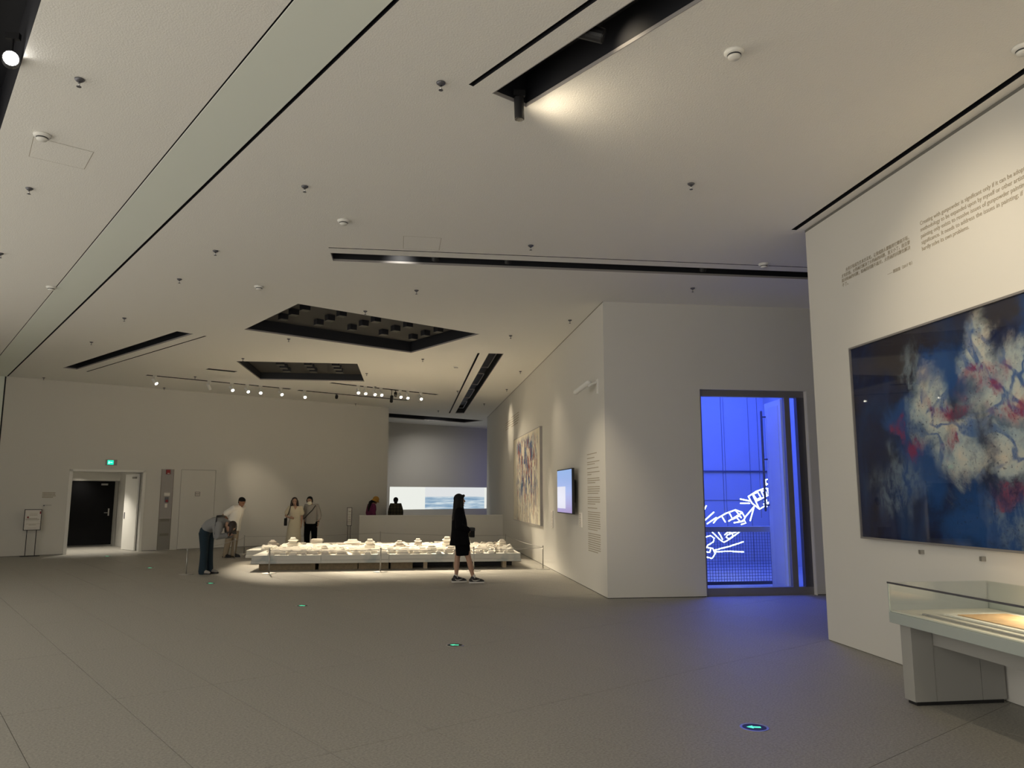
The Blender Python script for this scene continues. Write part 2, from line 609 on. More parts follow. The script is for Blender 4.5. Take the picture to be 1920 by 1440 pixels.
# ------------------------------------------------------------------ floor with large stone slabs
FLO = [uv(-3.2, -8), (13, -8.4), (13, 46), (-12, 46), uv(-3.2, 30)]  # left edge cut back so world light reaches the ceiling from below
floor = struct('floor', MB().rings([[(*p, z) for p in FLO] for z in (-.30, -.006)]), 'joint')
TU, TV = 0.79, 2.37
u0, v0 = 0.856 - TU * 9, 2.53 - TV * 5
tile = MB().box(0.0025, TU - 0.0025, 0.0025, TV - 0.0025, -0.02, 0).mesh('slab')
tile.materials.append(MATS['floor'])
fwd = Vector((0.1313, 0.9913, 0))
cells = []
for i in range(46):
    for j in range(22):
        cu, cv = u0 + TU * (i + .5), v0 + TV * (j + .5)
        p = U * cu + V * cv
        if not (-25 < p.x < 12.5 and -8.5 < p.y < 45 and cu > -3.2 and cv < 31):
            continue
        dep = p.dot(fwd)
        lat = abs(p.dot(Vector((fwd.y, -fwd.x, 0))))
        vis = dep > 3.0 and lat < dep * 0.72 + 1.0
        cells.append((0 if vis else 1, dep, i, j))
cells.sort()
field = MB()
for n_, (nv, dep, i, j) in enumerate(cells):
    p = U * (u0 + TU * i) + V * (v0 + TV * j)
    if n_ < 140 and not nv:
        o = link('slab', tile, floor)
        o.location = (p.x, p.y, 0)
        o.rotation_euler = (0, 0, A1)
    else:
        a = U * (u0 + TU * i) + V * (v0 + TV * j)
        q = [a + U * x + V * y for x, y in ((.0025, .0025), (TU - .0025, .0025), (TU - .0025, TV - .0025), (.0025, TV - .0025))]
        field.add([(c.x, c.y, -0.02) for c in q] + [(c.x, c.y, 0) for c in q],
                  [(4, 5, 6, 7), (0, 1, 5, 4), (1, 2, 6, 5), (2, 3, 7, 6), (3, 0, 4, 7)])
tag(field.build('slab_field', 'floor', floor), kind='stuff')

# ------------------------------------------------------------------ ceiling with recesses
holes = []


def rect_pts(a, b, c, d):
    return [Vector((*p, H)) for p in (a, b, c, d)]


def strip(p, q, width, off=0.0):
    """rectangle from p to q; `off`..`off+width` to the left of the direction"""
    p, q = Vector((*p, 0)), Vector((*q, 0))
    d = (q - p).normalized()
    n = Vector((-d.y, d.x, 0))
    return [(v.x, v.y) for v in (p + n * off, q + n * off, q + n * (off + width), p + n * (off + width))]


V_LO = -12.0
SLOTS = {
    # name: (corner list, depth)
    'band_groove_thin': (strip(uv(1.850, V_LO), uv(1.850, VF - 0.02), 0.013), 0.06),
    'band_groove_wide': (strip(uv(2.37, V_LO), uv(2.37, VF - 0.02), 0.035, -0.035), 0.10),
    'front_thin': ([(0.415, 5.83), (0.455, 5.855), (3.47, 0.93), (3.43, 0.905)], 0.10),
    'front': ([(0.62, 5.94), (0.935, 6.13), (4.10, 0.96), (3.79, 0.77)], 0.30),
    'mid_thin': ([(-1.15, 10.225), (6.6, 10.225), (6.6, 10.25), (-1.15, 10.25)], 0.08),
    'mid': ([(-1.15, 10.46), (6.6, 10.46), (6.6, 10.83), (-1.15, 10.83)], 0.30),
    'right': ([(4.72, 8.75), (4.79, 8.75), (4.79, -6), (4.72, -6)], 0.12),
    'left': ([(-9.12, 21.27), (-8.86, 21.50), (-4.52, 16.33), (-4.78, 16.10)], 0.30),
    'left_thin': ([(-8.76, 21.84), (-8.73, 21.865), (-4.305, 16.535), (-4.335, 16.51)], 0.06),
    'far_right': ([(1.79, 31.2), (2.15, 31.2), (2.15, 17.72), (1.79, 17.72)], 0.30),
    'far_right_thin': ([(1.53, 31.2), (1.58, 31.2), (1.58, 17.72), (1.53, 17.72)], 0.08),
    'nook': (strip((-0.95, 31.54), (3.22, 34.10), 1.45), 0.35),
    'track_a': (strip((-7.3, 22.20), (-3.75, 24.58), 0.16), 0.10),
    'track_a2': (strip((-3.55, 24.85), (-0.1, 27.05), 0.16), 0.10),
    'track_b': (strip((-2.35, 23.05), (0.9, 25.36), 0.16), 0.10),
    'small': ([(-5.45, 21.03), (-5.33, 20.86), (-4.68, 21.26), (-4.80, 21.43)], 0.2),
    'upper_left': ([uv(0.52, -4.0), uv(0.52, 16.0 - 7.6), uv(-1.6, 16.0 - 7.6), uv(-1.6, -4.0)], 0.55),
    'coffer_near': ([(-3.38, 15.75), (-2.0, 13.44), (1.38, 15.57), (-0.02, 17.9)], 0.42),
    'coffer_far': ([(-4.36, 19.6), (-1.38, 19.6), (-1.38, 22.72), (-4.36, 22.72)], 0.36),
}
OUT = [uv(-3.2, -8), (13, -8.4), (13, 46), (-12, 46), uv(-3.2, 30)]     # left side left open for world light, standing in for an unseen hall
outer = [Vector((*p, H)) for p in OUT]
polys = [outer]
for k, (pts, dep) in SLOTS.items():
    polys.append(rect_pts(*pts))
tris = tessellate_polygon(polys)
allv = [p for pl in polys for p in pl]
ceil = MB().add([tuple(p) for p in allv], tris)
ceiling = struct('ceiling', ceil, 'ceil')
struct('roof_light_block', MB().rings([[(*p, z) for p in OUT] for z in (6.0, 6.2)]), 'wall')  # unseen slab added over the ceiling to keep world light out
for k, (pts, dep) in SLOTS.items():
    b = [(x, y, H) for x, y in pts]
    t = [(x, y, H + dep) for x, y in pts]
    m = MB().add(b + t, [(0, 1, 5, 4), (1, 2, 6, 5), (2, 3, 7, 6), (3, 0, 4, 7), (4, 5, 6, 7)])
    o = m.build('coffer' if 'coffer' in k else 'recess', 'slot_black', ceiling)
    # slim pale trim lip round each wide opening
    if k in ('front', 'mid', 'coffer_near', 'coffer_far', 'left', 'far_right', 'nook'):
        c = sum((Vector((x, y, 0)) for x, y in pts), Vector()) / 4
        lip = MB()
        for i in range(4):
            p, q = Vector((*pts[i], 0)), Vector((*pts[(i + 1) % 4], 0))
            d = (q - p).normalized()
            n = Vector((-d.y, d.x, 0))
            if (c - p).dot(n) < 0:
                n = -n
            lip.add([tuple(p + Vector((0, 0, H - .002))), tuple(q + Vector((0, 0, H - .002))), tuple(q + n * .007 + Vector((0, 0, H - .002))), tuple(p + n * .007 + Vector((0, 0, H - .002))),
                     tuple(p + Vector((0, 0, H + .028))), tuple(q + Vector((0, 0, H + .028))), tuple(q + n * .007 + Vector((0, 0, H + .028))), tuple(p + n * .007 + Vector((0, 0, H + .028)))],
                    [(0, 1, 2, 3), (3, 2, 6, 7), (0, 1, 5, 4), (7, 6, 5, 4)])
        lip.build('recess_trim', 'panel_grey', ceiling)
# pale green flat band between the two grooves, slightly proud
bp = [uv(1.852, V_LO), uv(2.368, V_LO), uv(2.368, VF - .02), uv(1.852, VF - .02)]
m = MB().add([(x, y, H - .004) for x, y in bp] + [(x, y, H + .02) for x, y in bp], [(0, 1, 2, 3), (4, 5, 6, 7), (0, 1, 5, 4), (1, 2, 6, 5), (2, 3, 7, 6), (3, 0, 4, 7)])
struct('trim_1', m, 'wall_green', label='pale green flat band crossing the ceiling')


# coffer panels with hanging black square boxes
def coffer_panel(label, org, rz, lx, ly, z, cells_, size):
    t = MB().box(0.02, lx - 0.02, 0.02, ly - 0.02, 0, 0.03).build('coffer_panel', 'slot_panel', ceiling)
    t.location = (org[0], org[1], z)
    t.rotation_euler = (0, 0, rz)
    t['label'] = label
    for (x, y) in cells_:
        MB().box(x - size, x + size, y - size, y + size, -0.11, 0).build('box_lamp', 'slot_black', t)
        MB().box(x - size, x + size, y - size, y + size, -0.118, -0.11).build('lit_base', 'slot_lit_base', t)  # lighter plate gives each box its lit underside by colour


ang = math.atan2(15.57 - 13.44, 1.38 + 2.0)
coffer_panel('dark panel with three rows of black square boxes inside the larger ceiling coffer', (-2.0, 13.44), ang, 4.0, 2.70, 5.25,
             [(0.55 + 0.76 * i + 0.0 * j, 0.42 + 0.5 * j) for j in range(4) for i in range(5)], 0.075)
coffer_panel('dark panel with black square boxes inside the smaller far ceiling coffer', (-4.36, 19.6), 0, 2.98, 3.12, 5.21,
             [(0.9 + 0.72 * i, 0.5 + 0.55 * j) for j in range(4) for i in range(3)], 0.10)

# ------------------------------------------------------------------ walls
wall_far = MB()
T = 0.25
wall_far.box(-5.85, -0.19, 0, T, 0, H)
wall_far.box(-0.15, 1.69, 0, T, 0, H)
wall_far.box(1.69, 3.60, 0, T, 2.37, H)
wall_far.box(3.60, 4.715, 0, T, 0, H)
wall_far.box(4.715, 5.795, 0, T, 2.487, H)
wall_far.box(5.795, 12.15, 0, T, 0, H)
struct('wall_left_added', MB().box(-5.85, -5.65, -8.0, 0, 0, H), 'wall', FW, A1)  # unseen wall added to hold world light off the far wall
o_far = struct('wall_far', wall_far, 'wall', FW, A1)
struct('trim_2', MB().box(-0.19, -0.15, 0.05, 0.24, 0, H), 'black', FW, A1, 'dark vertical groove at the end of the far wall')
struct('trim_3', MB().box(-5.6, -0.19, -0.006, -0.0005, 0, H - .005), 'wall_green', FW, A1, 'pale green wall panel beside the dark groove')
struct('baseboard_far', MB().box(-0.15, 1.60, -.003, 0.0, 0, .012).box(3.7, 4.1, -.003, 0.0, 0, .012).box(5.85, 12.1, -.003, 0.0, 0, .012), 'joint', FW, A1)

# corridor wall, doorway wall, right wall
XC = 3.255
YD = 12.6
struct('wall_corridor', MB().box(XC, 3.5, YD + .25, 32.7, 0.012, H), 'wall')
struct('baseboard_corridor', MB().box(XC + .006, 3.49, YD + .02, 32.69, 0, 0.0125), 'black')
struct('shade_strip_corridor', MB().box(XC - .004, XC + .008, YD - .004, 32.7, H - 0.012, H - .001), 'joint', label='thin dark strip painted as the shadow line where the corridor wall meets the ceiling')  # dark colour stands for the shade in the gap under the ceiling
dw = MB()
dw.box(XC, 4.95, YD, YD + .25, 0.012, H)
dw.box(4.95, 6.90, YD, YD + .25, 3.5, H)
dw.box(6.90, 9.4, YD, YD + .25, 0.012, H)
struct('wall_doorway', dw, 'wall')
struct('baseboard_doorway', MB().box(XC + .006, 4.94, YD + .006, YD + .24, 0, .0125).box(6.91, 9.4, YD + .006, YD + .24, 0, .0125), 'black')
XR = 4.905
YR = 8.745
struct('wall_right', MB().box(XR, XR + 0.35, -8.5, YR, 0.008, H), 'wall')
struct('baseboard_right', MB().box(XR + .004, XR + .34, -8.5, YR - .004, 0, .0085), 'joint')
struct('shade_strip_right', MB().box(XR - .004, XR + .3, -8.5, YR + .003, H - 0.03, H - .001), 'joint', label='dark strip painted as the shadow line along the top of the right wall')  # shade of the ceiling gap, put in as a dark strip
struct('wall_back_added', MB().box(0.9, 9.4, -8.6, -8.4, 0, H), 'wall')  # unseen wall added behind the camera to darken the right side
struct('wall_alcove', MB().box(9.4, 9.6, -8.5, 19.4, 0, H), 'wall')
# nook and low wall
NB = Vector((-0.98, 35.5, 0))
struct('wall_nook_back', MB().box(-6, 14.0, 0, 0.2, 0, H), 'wall', NB, A1)
struct('wall_nook_left', MB().box(11.7, 11.9, T, 8.0, 0, H), 'wall', FW, A1)
struct('wall_nook_right', MB().box(9.4, 9.6, 28, 46, 0, H), 'wall')
struct('wall_nook_front', MB().box(3.5, 9.4, 28, 28.2, 0, H), 'wall')
low = MB().box(-1.68, XC - .001, 27.0, 27.18, 0, 0.985)
struct('wall_low', low, 'wall')
struct('lit_edge_strip', MB().box(-1.69, XC - .001, 26.99, 27.19, .985, 1.0), 'white', label='white strip painted as the lit top edge of the low wall')  # whiter than the wall to draw the light caught by its top

# ------------------------------------------------------------------ far-left doorway and vestibule
vb = MB()
vb.box(1.35, 1.50, T, 3.5, 0, 2.5)
vb.box(3.66, 3.80, T, 3.5, 0, 2.5)
vb.box(1.35, 3.8, 3.27, 3.5, 2.16, 2.6)
vb.box(1.35, 3.8, T, 3.5, 2.5, 2.6)
vb.box(1.35, 3.8, 3.46, 3.6, 0, 2.6)
struct('wall_vestibule', vb, 'wall', FW, A1)
fr = thing('door_frame', 'pale metal frame round the open doorway in the far wall', 'door frame', FW, A1)
MB().box(1.60, 1.69, -.02, T + .02, 0, 2.43).build('jamb', 'white', fr)
MB().box(3.60, 3.68, -.02, T + .02, 0, 2.43).build('jamb', 'white', fr)
MB().box(1.60, 3.68, -.02, T + .02, 2.37, 2.44).build('lintel', 'white', fr)
for z in (0.25, 2.05):
    MB().box(1.685, 1.70, 0.02, 0.04, z, z + .14).build('hinge', 'steel_dark', fr)
# open white leaf at the right jamb
lf = thing('door_leaf', 'white door leaf standing open inside the far wall doorway', 'door', fw(3.58, T + .02), A1 + R(100))
MB().box(0.0, 0.92, 0.0, 0.045, 0.01, 2.33).build('panel', 'white', lf)
MB().box(0.10, 0.36, 0.045, 0.085, 2.19, 2.25).build('door_closer', 'metal', lf)
MB().box(0.80, 0.84, 0.045, 0.06, 0.95, 1.15).build('handle_plate', 'steel_dark', lf)
bd = thing('black_door', 'matte black door closing the far end of the lit vestibule', 'door', fw(1.5, 3.28), A1)
MB().box(0.0, 0.40, 0.03, 0.08, 0.05, 2.14).build('side_leaf', mat('black_door2', (0.016, 0.016, 0.018), 0.7, spec=0.1), bd)
MB().box(0.41, 2.02, 0.0, 0.05, 0.05, 2.14).build('leaf', 'black_door', bd)
hd = MB().box(1.86, 1.90, -.02, 0, 1.00, 1.24).build('handle_plate', 'metal', bd)
MB().tube([(1.88, -.02, 1.10), (1.88, -.07, 1.10), (1.74, -.07, 1.10)], 0.012).build('lever', 'metal', hd)
MB().box(0.45, 0.72, -.05, 0.0, 2.05, 2.10).build('door_closer', 'metal', bd)
MB().box(1.60, 1.80, -.04, 0.0, 2.01, 2.07).build('door_closer', 'metal', bd)
dl = thing('vestibule_downlight', 'round recessed downlight glowing in the vestibule ceiling', 'downlight', fw(2.45, 1.0, 2.50), A1)
MB().lathe([(0.09, -.015), (0.10, 0.0)], n=20).build('rim', 'white', dl)
MB().lathe([(0.07, -.018), (0.07, -.012)], n=20).build('lamp_lens', 'lens', dl)
spot('vestibule_lamp', fw(2.45, 1.0, 2.46), fw(2.45, 1.05, 0), 230, 110, 0.8, (1, .92, .78), .06)
spot('vestibule_lamp', fw(2.45, 2.9, 2.44), fw(2.45, 2.9, 0), 25, 120, 0.8, (1, .92, .78), .06)

# exit sign above the doorway
ex = thing('exit_sign', 'small lit green exit sign above the far wall doorway', 'exit sign', fw(2.65, 0, 2.655), A1)
MB().box(-.13, .19, -.035, 0, -.085, .085).build('housing', 'panel_grey', ex)
MB().box(-.075, .09, -.042, -.035, -.065, .065).build('sign_face', 'exit', ex)
g = MB().box(-.05, -.015, -.045, -.042, -.04, .03).box(0.0, .06, -.045, -.042, -.012, .012)
g.build('pictogram', mat('exit_pale', (.6, 1, .85), .4, emit=(.5, 1, .8), estr=1.1), ex)

# service strip
sv = thing('service_panel', 'tall narrow grey service strip with red fire alarm on the far wall', 'wall panel', FW, A1)
MB().box(4.135, 4.485, -.012, 0, 0.98, 2.485).build('upper_panel', 'panel_grey', sv)
MB().box(4.135, 4.485, -.012, 0, 0.01, 0.97).build('lower_panel', 'panel_dark', sv)
MB().box(4.125, 4.135, -.014, 0, 0.01, 2.49).build('edge_strip', 'print', sv)
MB().box(4.485, 4.495, -.014, 0, 0.01, 2.49).build('edge_strip', 'print', sv)
for z in (0.88, 0.44):
    vt = MB()
    for k in range(4):
        vt.box(4.18, 4.44, -.018, -.012, z + k * .018, z + k * .018 + .010)
    vt.build('vent', 'print', sv)
al = MB().box(4.25, 4.37, -.07, -.012, 2.33, 2.47).build('fire_alarm', 'red', sv, bevel=.01)
MB().lathe([(0.001, -.0), (.035, .0), (.03, .02), (.001, .022)], (4.31, -.08, 2.345), 12).build('strobe', 'paper', al)
MB().box(4.24, 4.41, -.017, -.012, 1.66, 1.76).build('notice', 'paper', sv)
cb = MB().box(4.27, 4.37, -.05, -.012, 1.46, 1.62).build('call_point', 'steel_dark', sv, bevel=.006)
MB().box(4.285, 4.355, -.054, -.05, 1.47, 1.54).build('call_button', 'red', cb)
MB().box(4.28, 4.35, -.016, -.012, 1.30, 1.42).build('instruction_label', 'paper', sv)

# flush white door with small plate
d2 = struct('door_2', MB().box(4.725, 5.785, 0.0, .05, 0.012, 2.477), 'wall', FW, A1)
struct('trim_7', MB().box(4.715, 5.795, 0.05, .24, 0, 2.487), 'joint', FW, A1, 'dark gap round the flush door')
ds = thing('door_plate', 'small grey lettered plate on the flush white door', 'sign', fw(5.25, 0, 1.72), A1)
MB().box(-.08, .08, -.006, 0, -.07, .07).build('plate', 'panel_dark', ds)
MB().box(-.06, .06, -.008, -.006, .02, .045).box(-.06, .06, -.008, -.006, -.04, -.015).build('lettering', 'paper', ds)
# lettering and small bracket beside the doorway
lt = MB()
for k in range(4):
    x = 0.97
    while x < 1.29 - (0.06 if k == 3 else 0):
        wd = rnd.uniform(.018, .03)
        lt.box(x, x + wd, -.004, 0, 1.765 - k * .043 - .028, 1.765 - k * .043)
        x += wd + .008
tag(lt.build('wall_lettering', 'print_light'), 'grey block of lettering on the far wall above the notice stand', 'lettering')
bpy.data.objects['wall_lettering'].location = FW
bpy.data.objects['wall_lettering'].rotation_euler = (0, 0, A1)
hk = thing('wall_bracket', 'tiny dark bracket on the far wall beside the notice stand', 'bracket', fw(1.03, 0, 1.40), A1)
MB().box(-.015, .015, -.03, 0, -.03, .005).build('plate', 'steel_dark', hk)
MB().tube([(0, -.025, 0), (.18, -.025, 0)], .005, 6).build('arm', 'steel_dark', hk)


# ------------------------------------------------------------------ notice stands
def notice_stand(label, loc, rz, wd, z0, z1, base, print_seed):
    t = thing('notice_stand', label, 'notice stand', loc, rz)
    b = 0.016
    MB().box(-wd / 2, wd / 2, -.012, .012, z0, z0 + b).box(-wd / 2, wd / 2, -.012, .012, z1 - b, z1)\
        .box(-wd / 2, -wd / 2 + b, -.012, .012, z0, z1).box(wd / 2 - b, wd / 2, -.012, .012, z0, z1).build('frame', 'black', t)
    s = MB().box(-wd / 2 + b, wd / 2 - b, -.006, .006, z0 + b, z1 - b).build('sheet', 'paper', t)
    pr = MB()
    rr = random.Random(print_seed)
    zz = z1 - .12
    while zz > z0 + .05:
        ww = rr.uniform(.2, .42) * wd
        cx = rr.uniform(-.05, .05) * wd
        hh = rr.choice((.006, .010, .016))
        pr.box(cx - ww, cx + ww, -.008, -.006, zz, zz + hh)
        zz -= rr.choice((.03, .045, .09))
    tag(pr.build('print', 'print_light', s), kind='stuff')
    if wd > .3:
        MB().lathe([(.001, 0), (.02, .0), (.022, .03), (.001, .05)], (-wd * .28, -.010, z1 - .24), 8).build('red_mark', 'red', s)
        MB().box(wd / 2 - .05, wd / 2 - .02, -.008, -.006, z1 - .13, z1 - .06).build('red_mark', 'red', s)
    for sx in (-1, 1):
        MB().box(sx * wd * .27 - .009, sx * wd * .27 + .009, -.009, .009, .015, z0).build('leg', 'black', t)
    MB().box(-base / 2, base / 2, -.12, .12, 0, .015).build('foot_plate', 'black', t)
    return t


notice_stand('black framed notice stand with white printed sheet beside the far doorway', fw(0.76, -.2), A1, .42, .71, 1.29, .46, 1)
notice_stand('slim black notice stand with narrow white sheet left of the low wall', (-2.0, 26.75, 0), 0, .165, .66, 1.27, .26, 2)

# ------------------------------------------------------------------ glass doorway to the blue gallery
gd = thing('glass_door', 'grey metal framed glass door glowing blue in the doorway wall', 'glass door', (4.95, YD + .13, 0))
MB().box(0.0, 1.95, -.05, .05, 3.39, 3.5).build('head_rail', 'frame_grey', gd)
MB().box(0.0, 1.95, -.05, .05, 0.0, .13).build('bottom_rail', 'frame_grey', gd)
MB().box(1.81, 1.95, -.05, .05, .13, 3.39).build('stile', 'steel_dark', gd)
MB().box(0.0, .05, -.05, .05, .13, 3.39).build('stile', 'frame_grey', gd)
MB().box(1.585, 1.685, -.04, .04, .13, 3.39).build('mullion', 'frame_grey', gd)
MB().box(.05, 1.585, -.006, .006, .13, 3.39).build('pane', 'glass', gd)
MB().box(1.685, 1.81, -.006, .006, .13, 3.39).build('pane', 'glass', gd)
struct('trim_8', MB().box(6.902, 6.92, YD - .004, YD + .25, 0, 3.5), 'white', label='white reveal at the right side of the glass doorway')
# white leaf folded inward with tall bar handle
wl = thing('white_leaf', 'pale panelled door leaf swung inward behind the glass, with tall bar handle', 'door', (6.62, YD + .35, 0), R(84))
MB().box(0, .80, -.03, .03, .02, 3.40).build('panel', 'leaf_white', wl)
MB().box(.12, .60, .03, .036, .08, 3.3).build('inset', mat('blue_white2', (.78, .78, .82), .6), wl)
hb = MB().tube([(.76, .11, 1.40), (.76, .11, 3.25)], .022, 10).build('bar_handle', 'steel_dark', wl, True)
for z in (1.5, 2.35, 3.15):
    MB().tube([(.76, .03, z), (.76, .11, z)], .016, 8).build('standoff', 'steel_dark', hb)

# blue gallery shell
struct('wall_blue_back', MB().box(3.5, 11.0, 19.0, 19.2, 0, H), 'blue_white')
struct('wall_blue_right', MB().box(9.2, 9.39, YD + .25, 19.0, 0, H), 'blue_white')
pj = MB()
for x in (8.08, 8.75):
    pj.box(x, x + .006, 18.985, 19.0, 0, H)
pj.box(5, 9.2, 18.985, 19.0, 1.55, 1.562).box(5, 9.2, 18.985, 19.0, .8, .812)
struct('trim_9', pj, 'frame_grey', label='thin panel joints on the blue gallery wall')
struct('trim_10', MB().box(5, 9.2, 18.96, 19.0, 2.27, 2.31), 'steel_dark', label='dark horizontal rail on the blue gallery wall')
# mesh barrier
rb = thing('mesh_barrier', 'low wire mesh barrier with pale top shelf in the blue gallery', 'barrier', (5.2, 13.9, 0))
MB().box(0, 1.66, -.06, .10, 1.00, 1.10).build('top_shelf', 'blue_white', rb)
MB().box(1.60, 1.66, -.02, .02, 0, 1.0).build('post', 'steel_dark', rb)
MB().box(0.0, .05, -.02, .02, 0, 1.0).build('post', 'steel_dark', rb)
MB().box(0, 1.66, -.02, .02, .04, .10).build('bottom_rail', 'steel_dark', rb)
grid = MB()
x = .06
while x < 1.6:
    grid.box(x - .003, x + .003, -.003, .003, .1, 1.0)
    x += .055
z = .14
while z < 1.0:
    grid.box(.05, 1.6, -.003, .003, z - .003, z + .003)
    z += .055
tag(grid.build('wire_mesh', 'steel_dark', rb), kind='stuff')


# neon line drawing, on a plane at y = 16 (crop pixel -> metres)
def npt(cx, cy):
    px, py = 1280 + cx / 3.131, 700 + cy / 3.131
    return (6.25 + (px - 1320) * (7.85 - 6.25) / 126.0, 0, 0.35 + (1047 - py) * (2.03 - 0.35) / 149.0)


neon_a = [  # upper drawing
    [(385, 725), (430, 695), (480, 675), (515, 680), (522, 700)], [(385, 725), (405, 765), (445, 800), (470, 785), (522, 740)],
    [(410, 712), (432, 770), (445, 800)], [(412, 710), (440, 700), (455, 730), (432, 742), (412, 710)],
    [(460, 692), (482, 690), (490, 712), (470, 720), (460, 692)], [(430, 752), (522, 705)], [(495, 685), (500, 705), (520, 700)],
    [(490, 655), (485, 625), (512, 618), (520, 640), (492, 652)], [(340, 740), (395, 752)], [(340, 765), (390, 765)],
    [(470, 770), (505, 760)], [(487, 745), (487, 785)], [(475, 752), (502, 778)],
]
neon_b = [  # lower drawing
    [(185, 880), (205, 855), (255, 825), (310, 804), (345, 818), (362, 850), (350, 872), (300, 880)], [(232, 842), (250, 875)],
    [(275, 822), (292, 860), (330, 840)], [(310, 806), (340, 850)], [(345, 822), (270, 870)], [(360, 850), (415, 785)], [(415, 785), (390, 868)],
    [(125, 825), (148, 780)], [(132, 870), (188, 818)], [(150, 885), (200, 850)], [(315, 850), (335, 875), (355, 862), (365, 882), (340, 890)],
    [(172, 930), (215, 978), (238, 995), (268, 978), (330, 932)], [(208, 930), (232, 978)],
    [(245, 950), (262, 935), (285, 940), (290, 958), (270, 975), (250, 965), (262, 950), (320, 930)],
    [(134, 965), (165, 955), (186, 970), (180, 992), (150, 1010), (136, 1030)], [(140, 1080), (170, 1088), (188, 1060), (175, 1030), (150, 1025)],
    [(140, 1050), (158, 1052), (165, 1030)], [(185, 1040), (270, 1018), (345, 993)], [(190, 1050), (265, 1048), (345, 1052)],
]
for nm, lab, paths in (('neon_drawing', 'upper white neon line drawing of a boxy van in the blue gallery', neon_a),
                       ('neon_drawing', 'lower white neon line drawing of a rounded car in the blue gallery', neon_b)):
    t = thing(nm, lab, 'neon sign', (0, 16.0, 0))
    for p in paths:
        MB().tube([npt(*q) for q in p], 0.013, 8).build('neon_tube', 'neon', t, True)
    xs = [q for p in paths for q in p]
    cx = sum(npt(*q)[0] for q in xs) / len(xs)
    MB().tube([(cx, .03, 1.2), (cx, .03, H)], .006, 6).build('hanging_wire', 'steel_dark', t)

# ------------------------------------------------------------------ right wall: canvas, text, display case
bpn = thing('blue_painting', 'large framed abstract canvas in deep blue, grey and magenta on the right wall', 'painting', (XR, 7.84, 1.22), R(-90))
# local x runs along the wall towards the camera, local y points into the wall
L, HP = 5.0, 2.085
MB().box(0, L, -.075, 0.0, -.0, .02).build('frame_bar', 'frame_grey', bpn)
MB().box(0, L, -.075, 0, HP - .02, HP).build('frame_bar', 'frame_grey', bpn)
MB().box(0, .018, -.075, 0, .02, HP - .02).build('frame_bar', 'frame_grey', bpn)
MB().box(L - .018, L, -.075, 0, .02, HP - .02).build('frame_bar', 'frame_grey', bpn)
cv = MB().box(.018, L - .018, -.055, -.02, .02, HP - .02).build('canvas', 'painting_blue', bpn)
MB().box(.018, L - .018, -.066, -.062, .02, HP - .02).build('glazing', 'glazing', bpn)
for k in range(5):
    MB().box(.9 + k * .8, .93 + k * .8, -.04, 0, -.10, -.06).build('wall_clip', 'metal', bpn)


def text_mesh(body, size, name='text'):
    c = bpy.data.curves.new(name, 'FONT')
    c.body = body
    c.size = size
    c.extrude = 0.0008
    c.resolution_u = 3
    o = bpy.data.objects.new(name, c)
    COL.objects.link(o)
    dg = bpy.context.evaluated_depsgraph_get()
    me = bpy.data.meshes.new_from_object(o.evaluated_get(dg))
    bpy.data.objects.remove(o)
    return me


def text_line(body, width, x0, z, xh, parent, name, material, slant=0.0):
    me = text_mesh(body, xh)
    xs = [v.co.x for v in me.vertices]
    if not xs:
        return
    k = width / (max(xs) - min(xs))
    mn = min(xs)
    for v in me.vertices:
        x, y, zz = v.co
        v.co = (x0 + (x - mn) * k, -.002 - zz, z + y)
    me.materials.clear()
    me.materials.append(MATS[material])
    tag(link(name, me, parent), kind='stuff')


en = thing('wall_quote', 'grey English quotation lettered on the right wall above the blue canvas', 'wall text', (XR, 6.60, 4.0), R(-90))
LN = ['Creating with gunpowder is significant only if it can be adopted as a', 'methodology to be expanded upon by myself or other artists; if',
      'painting only exists to resolve issues of gunpowder painting, it', 'significance. It needs to address the issues in painting; if it', 'hardly solve its own problems.']
full = 0.635 / 30
for i, (s, wch) in enumerate(zip(LN, (1.45, 1.36, 1.36, 1.30, 0.635))):
    text_line(s, wch, 0.0, 0.292 - i * .0645, .058, en, 'text_line', 'print_light')
cn = thing('wall_quote', 'grey Chinese quotation with dated signature lettered on the right wall', 'wall text', (XR, 8.0, 3.95), R(-90))
CN = ['\u706b\u836f\u53ea\u6709\u6210\u4e3a\u827a\u672f\u65b9\u6cd5\u8bba\uff0c\u8ba9\u6211\u6216\u522b\u4eba\u90fd\u80fd\u7528\u5b83\u7ee7\u7eed\u5f00\u62d3\uff0c',
      '\u624d\u6709\u4ef7\u503c\u3002\u706b\u836f\u753b\u53ea\u89e3\u51b3\u4e86\u706b\u836f\u753b\u7684\u95ee\u9898\uff0c\u610f\u4e49\u5c0f\u4e86\uff0c\u800c\u4e14\u8981',
      '\u9762\u5bf9\u7ed8\u753b\u7684\u95ee\u9898\uff1b\u7ed8\u753b\u7684\u95ee\u9898\u4e0d\u9762\u5bf9\uff0c\u706b\u836f\u753b\u7684\u95ee\u9898\u4e5f\u89e3\u51b3',
      '\u4e0d\u4e86\u3002']
for i, (s, x0, wch) in enumerate(zip(CN, (.09, 0, 0, 0), (1.13, 1.23, 1.23, .12))):
    text_line(s, wch, x0, 0.268 - i * .0535, .047, cn, 'text_line', 'print_light')
text_line('\u2014\u2014 \u8521\u56fd\u5f3a\uff082017 \u5e74\uff09', .40, .84, .0, .040, cn, 'signature', 'print_light')

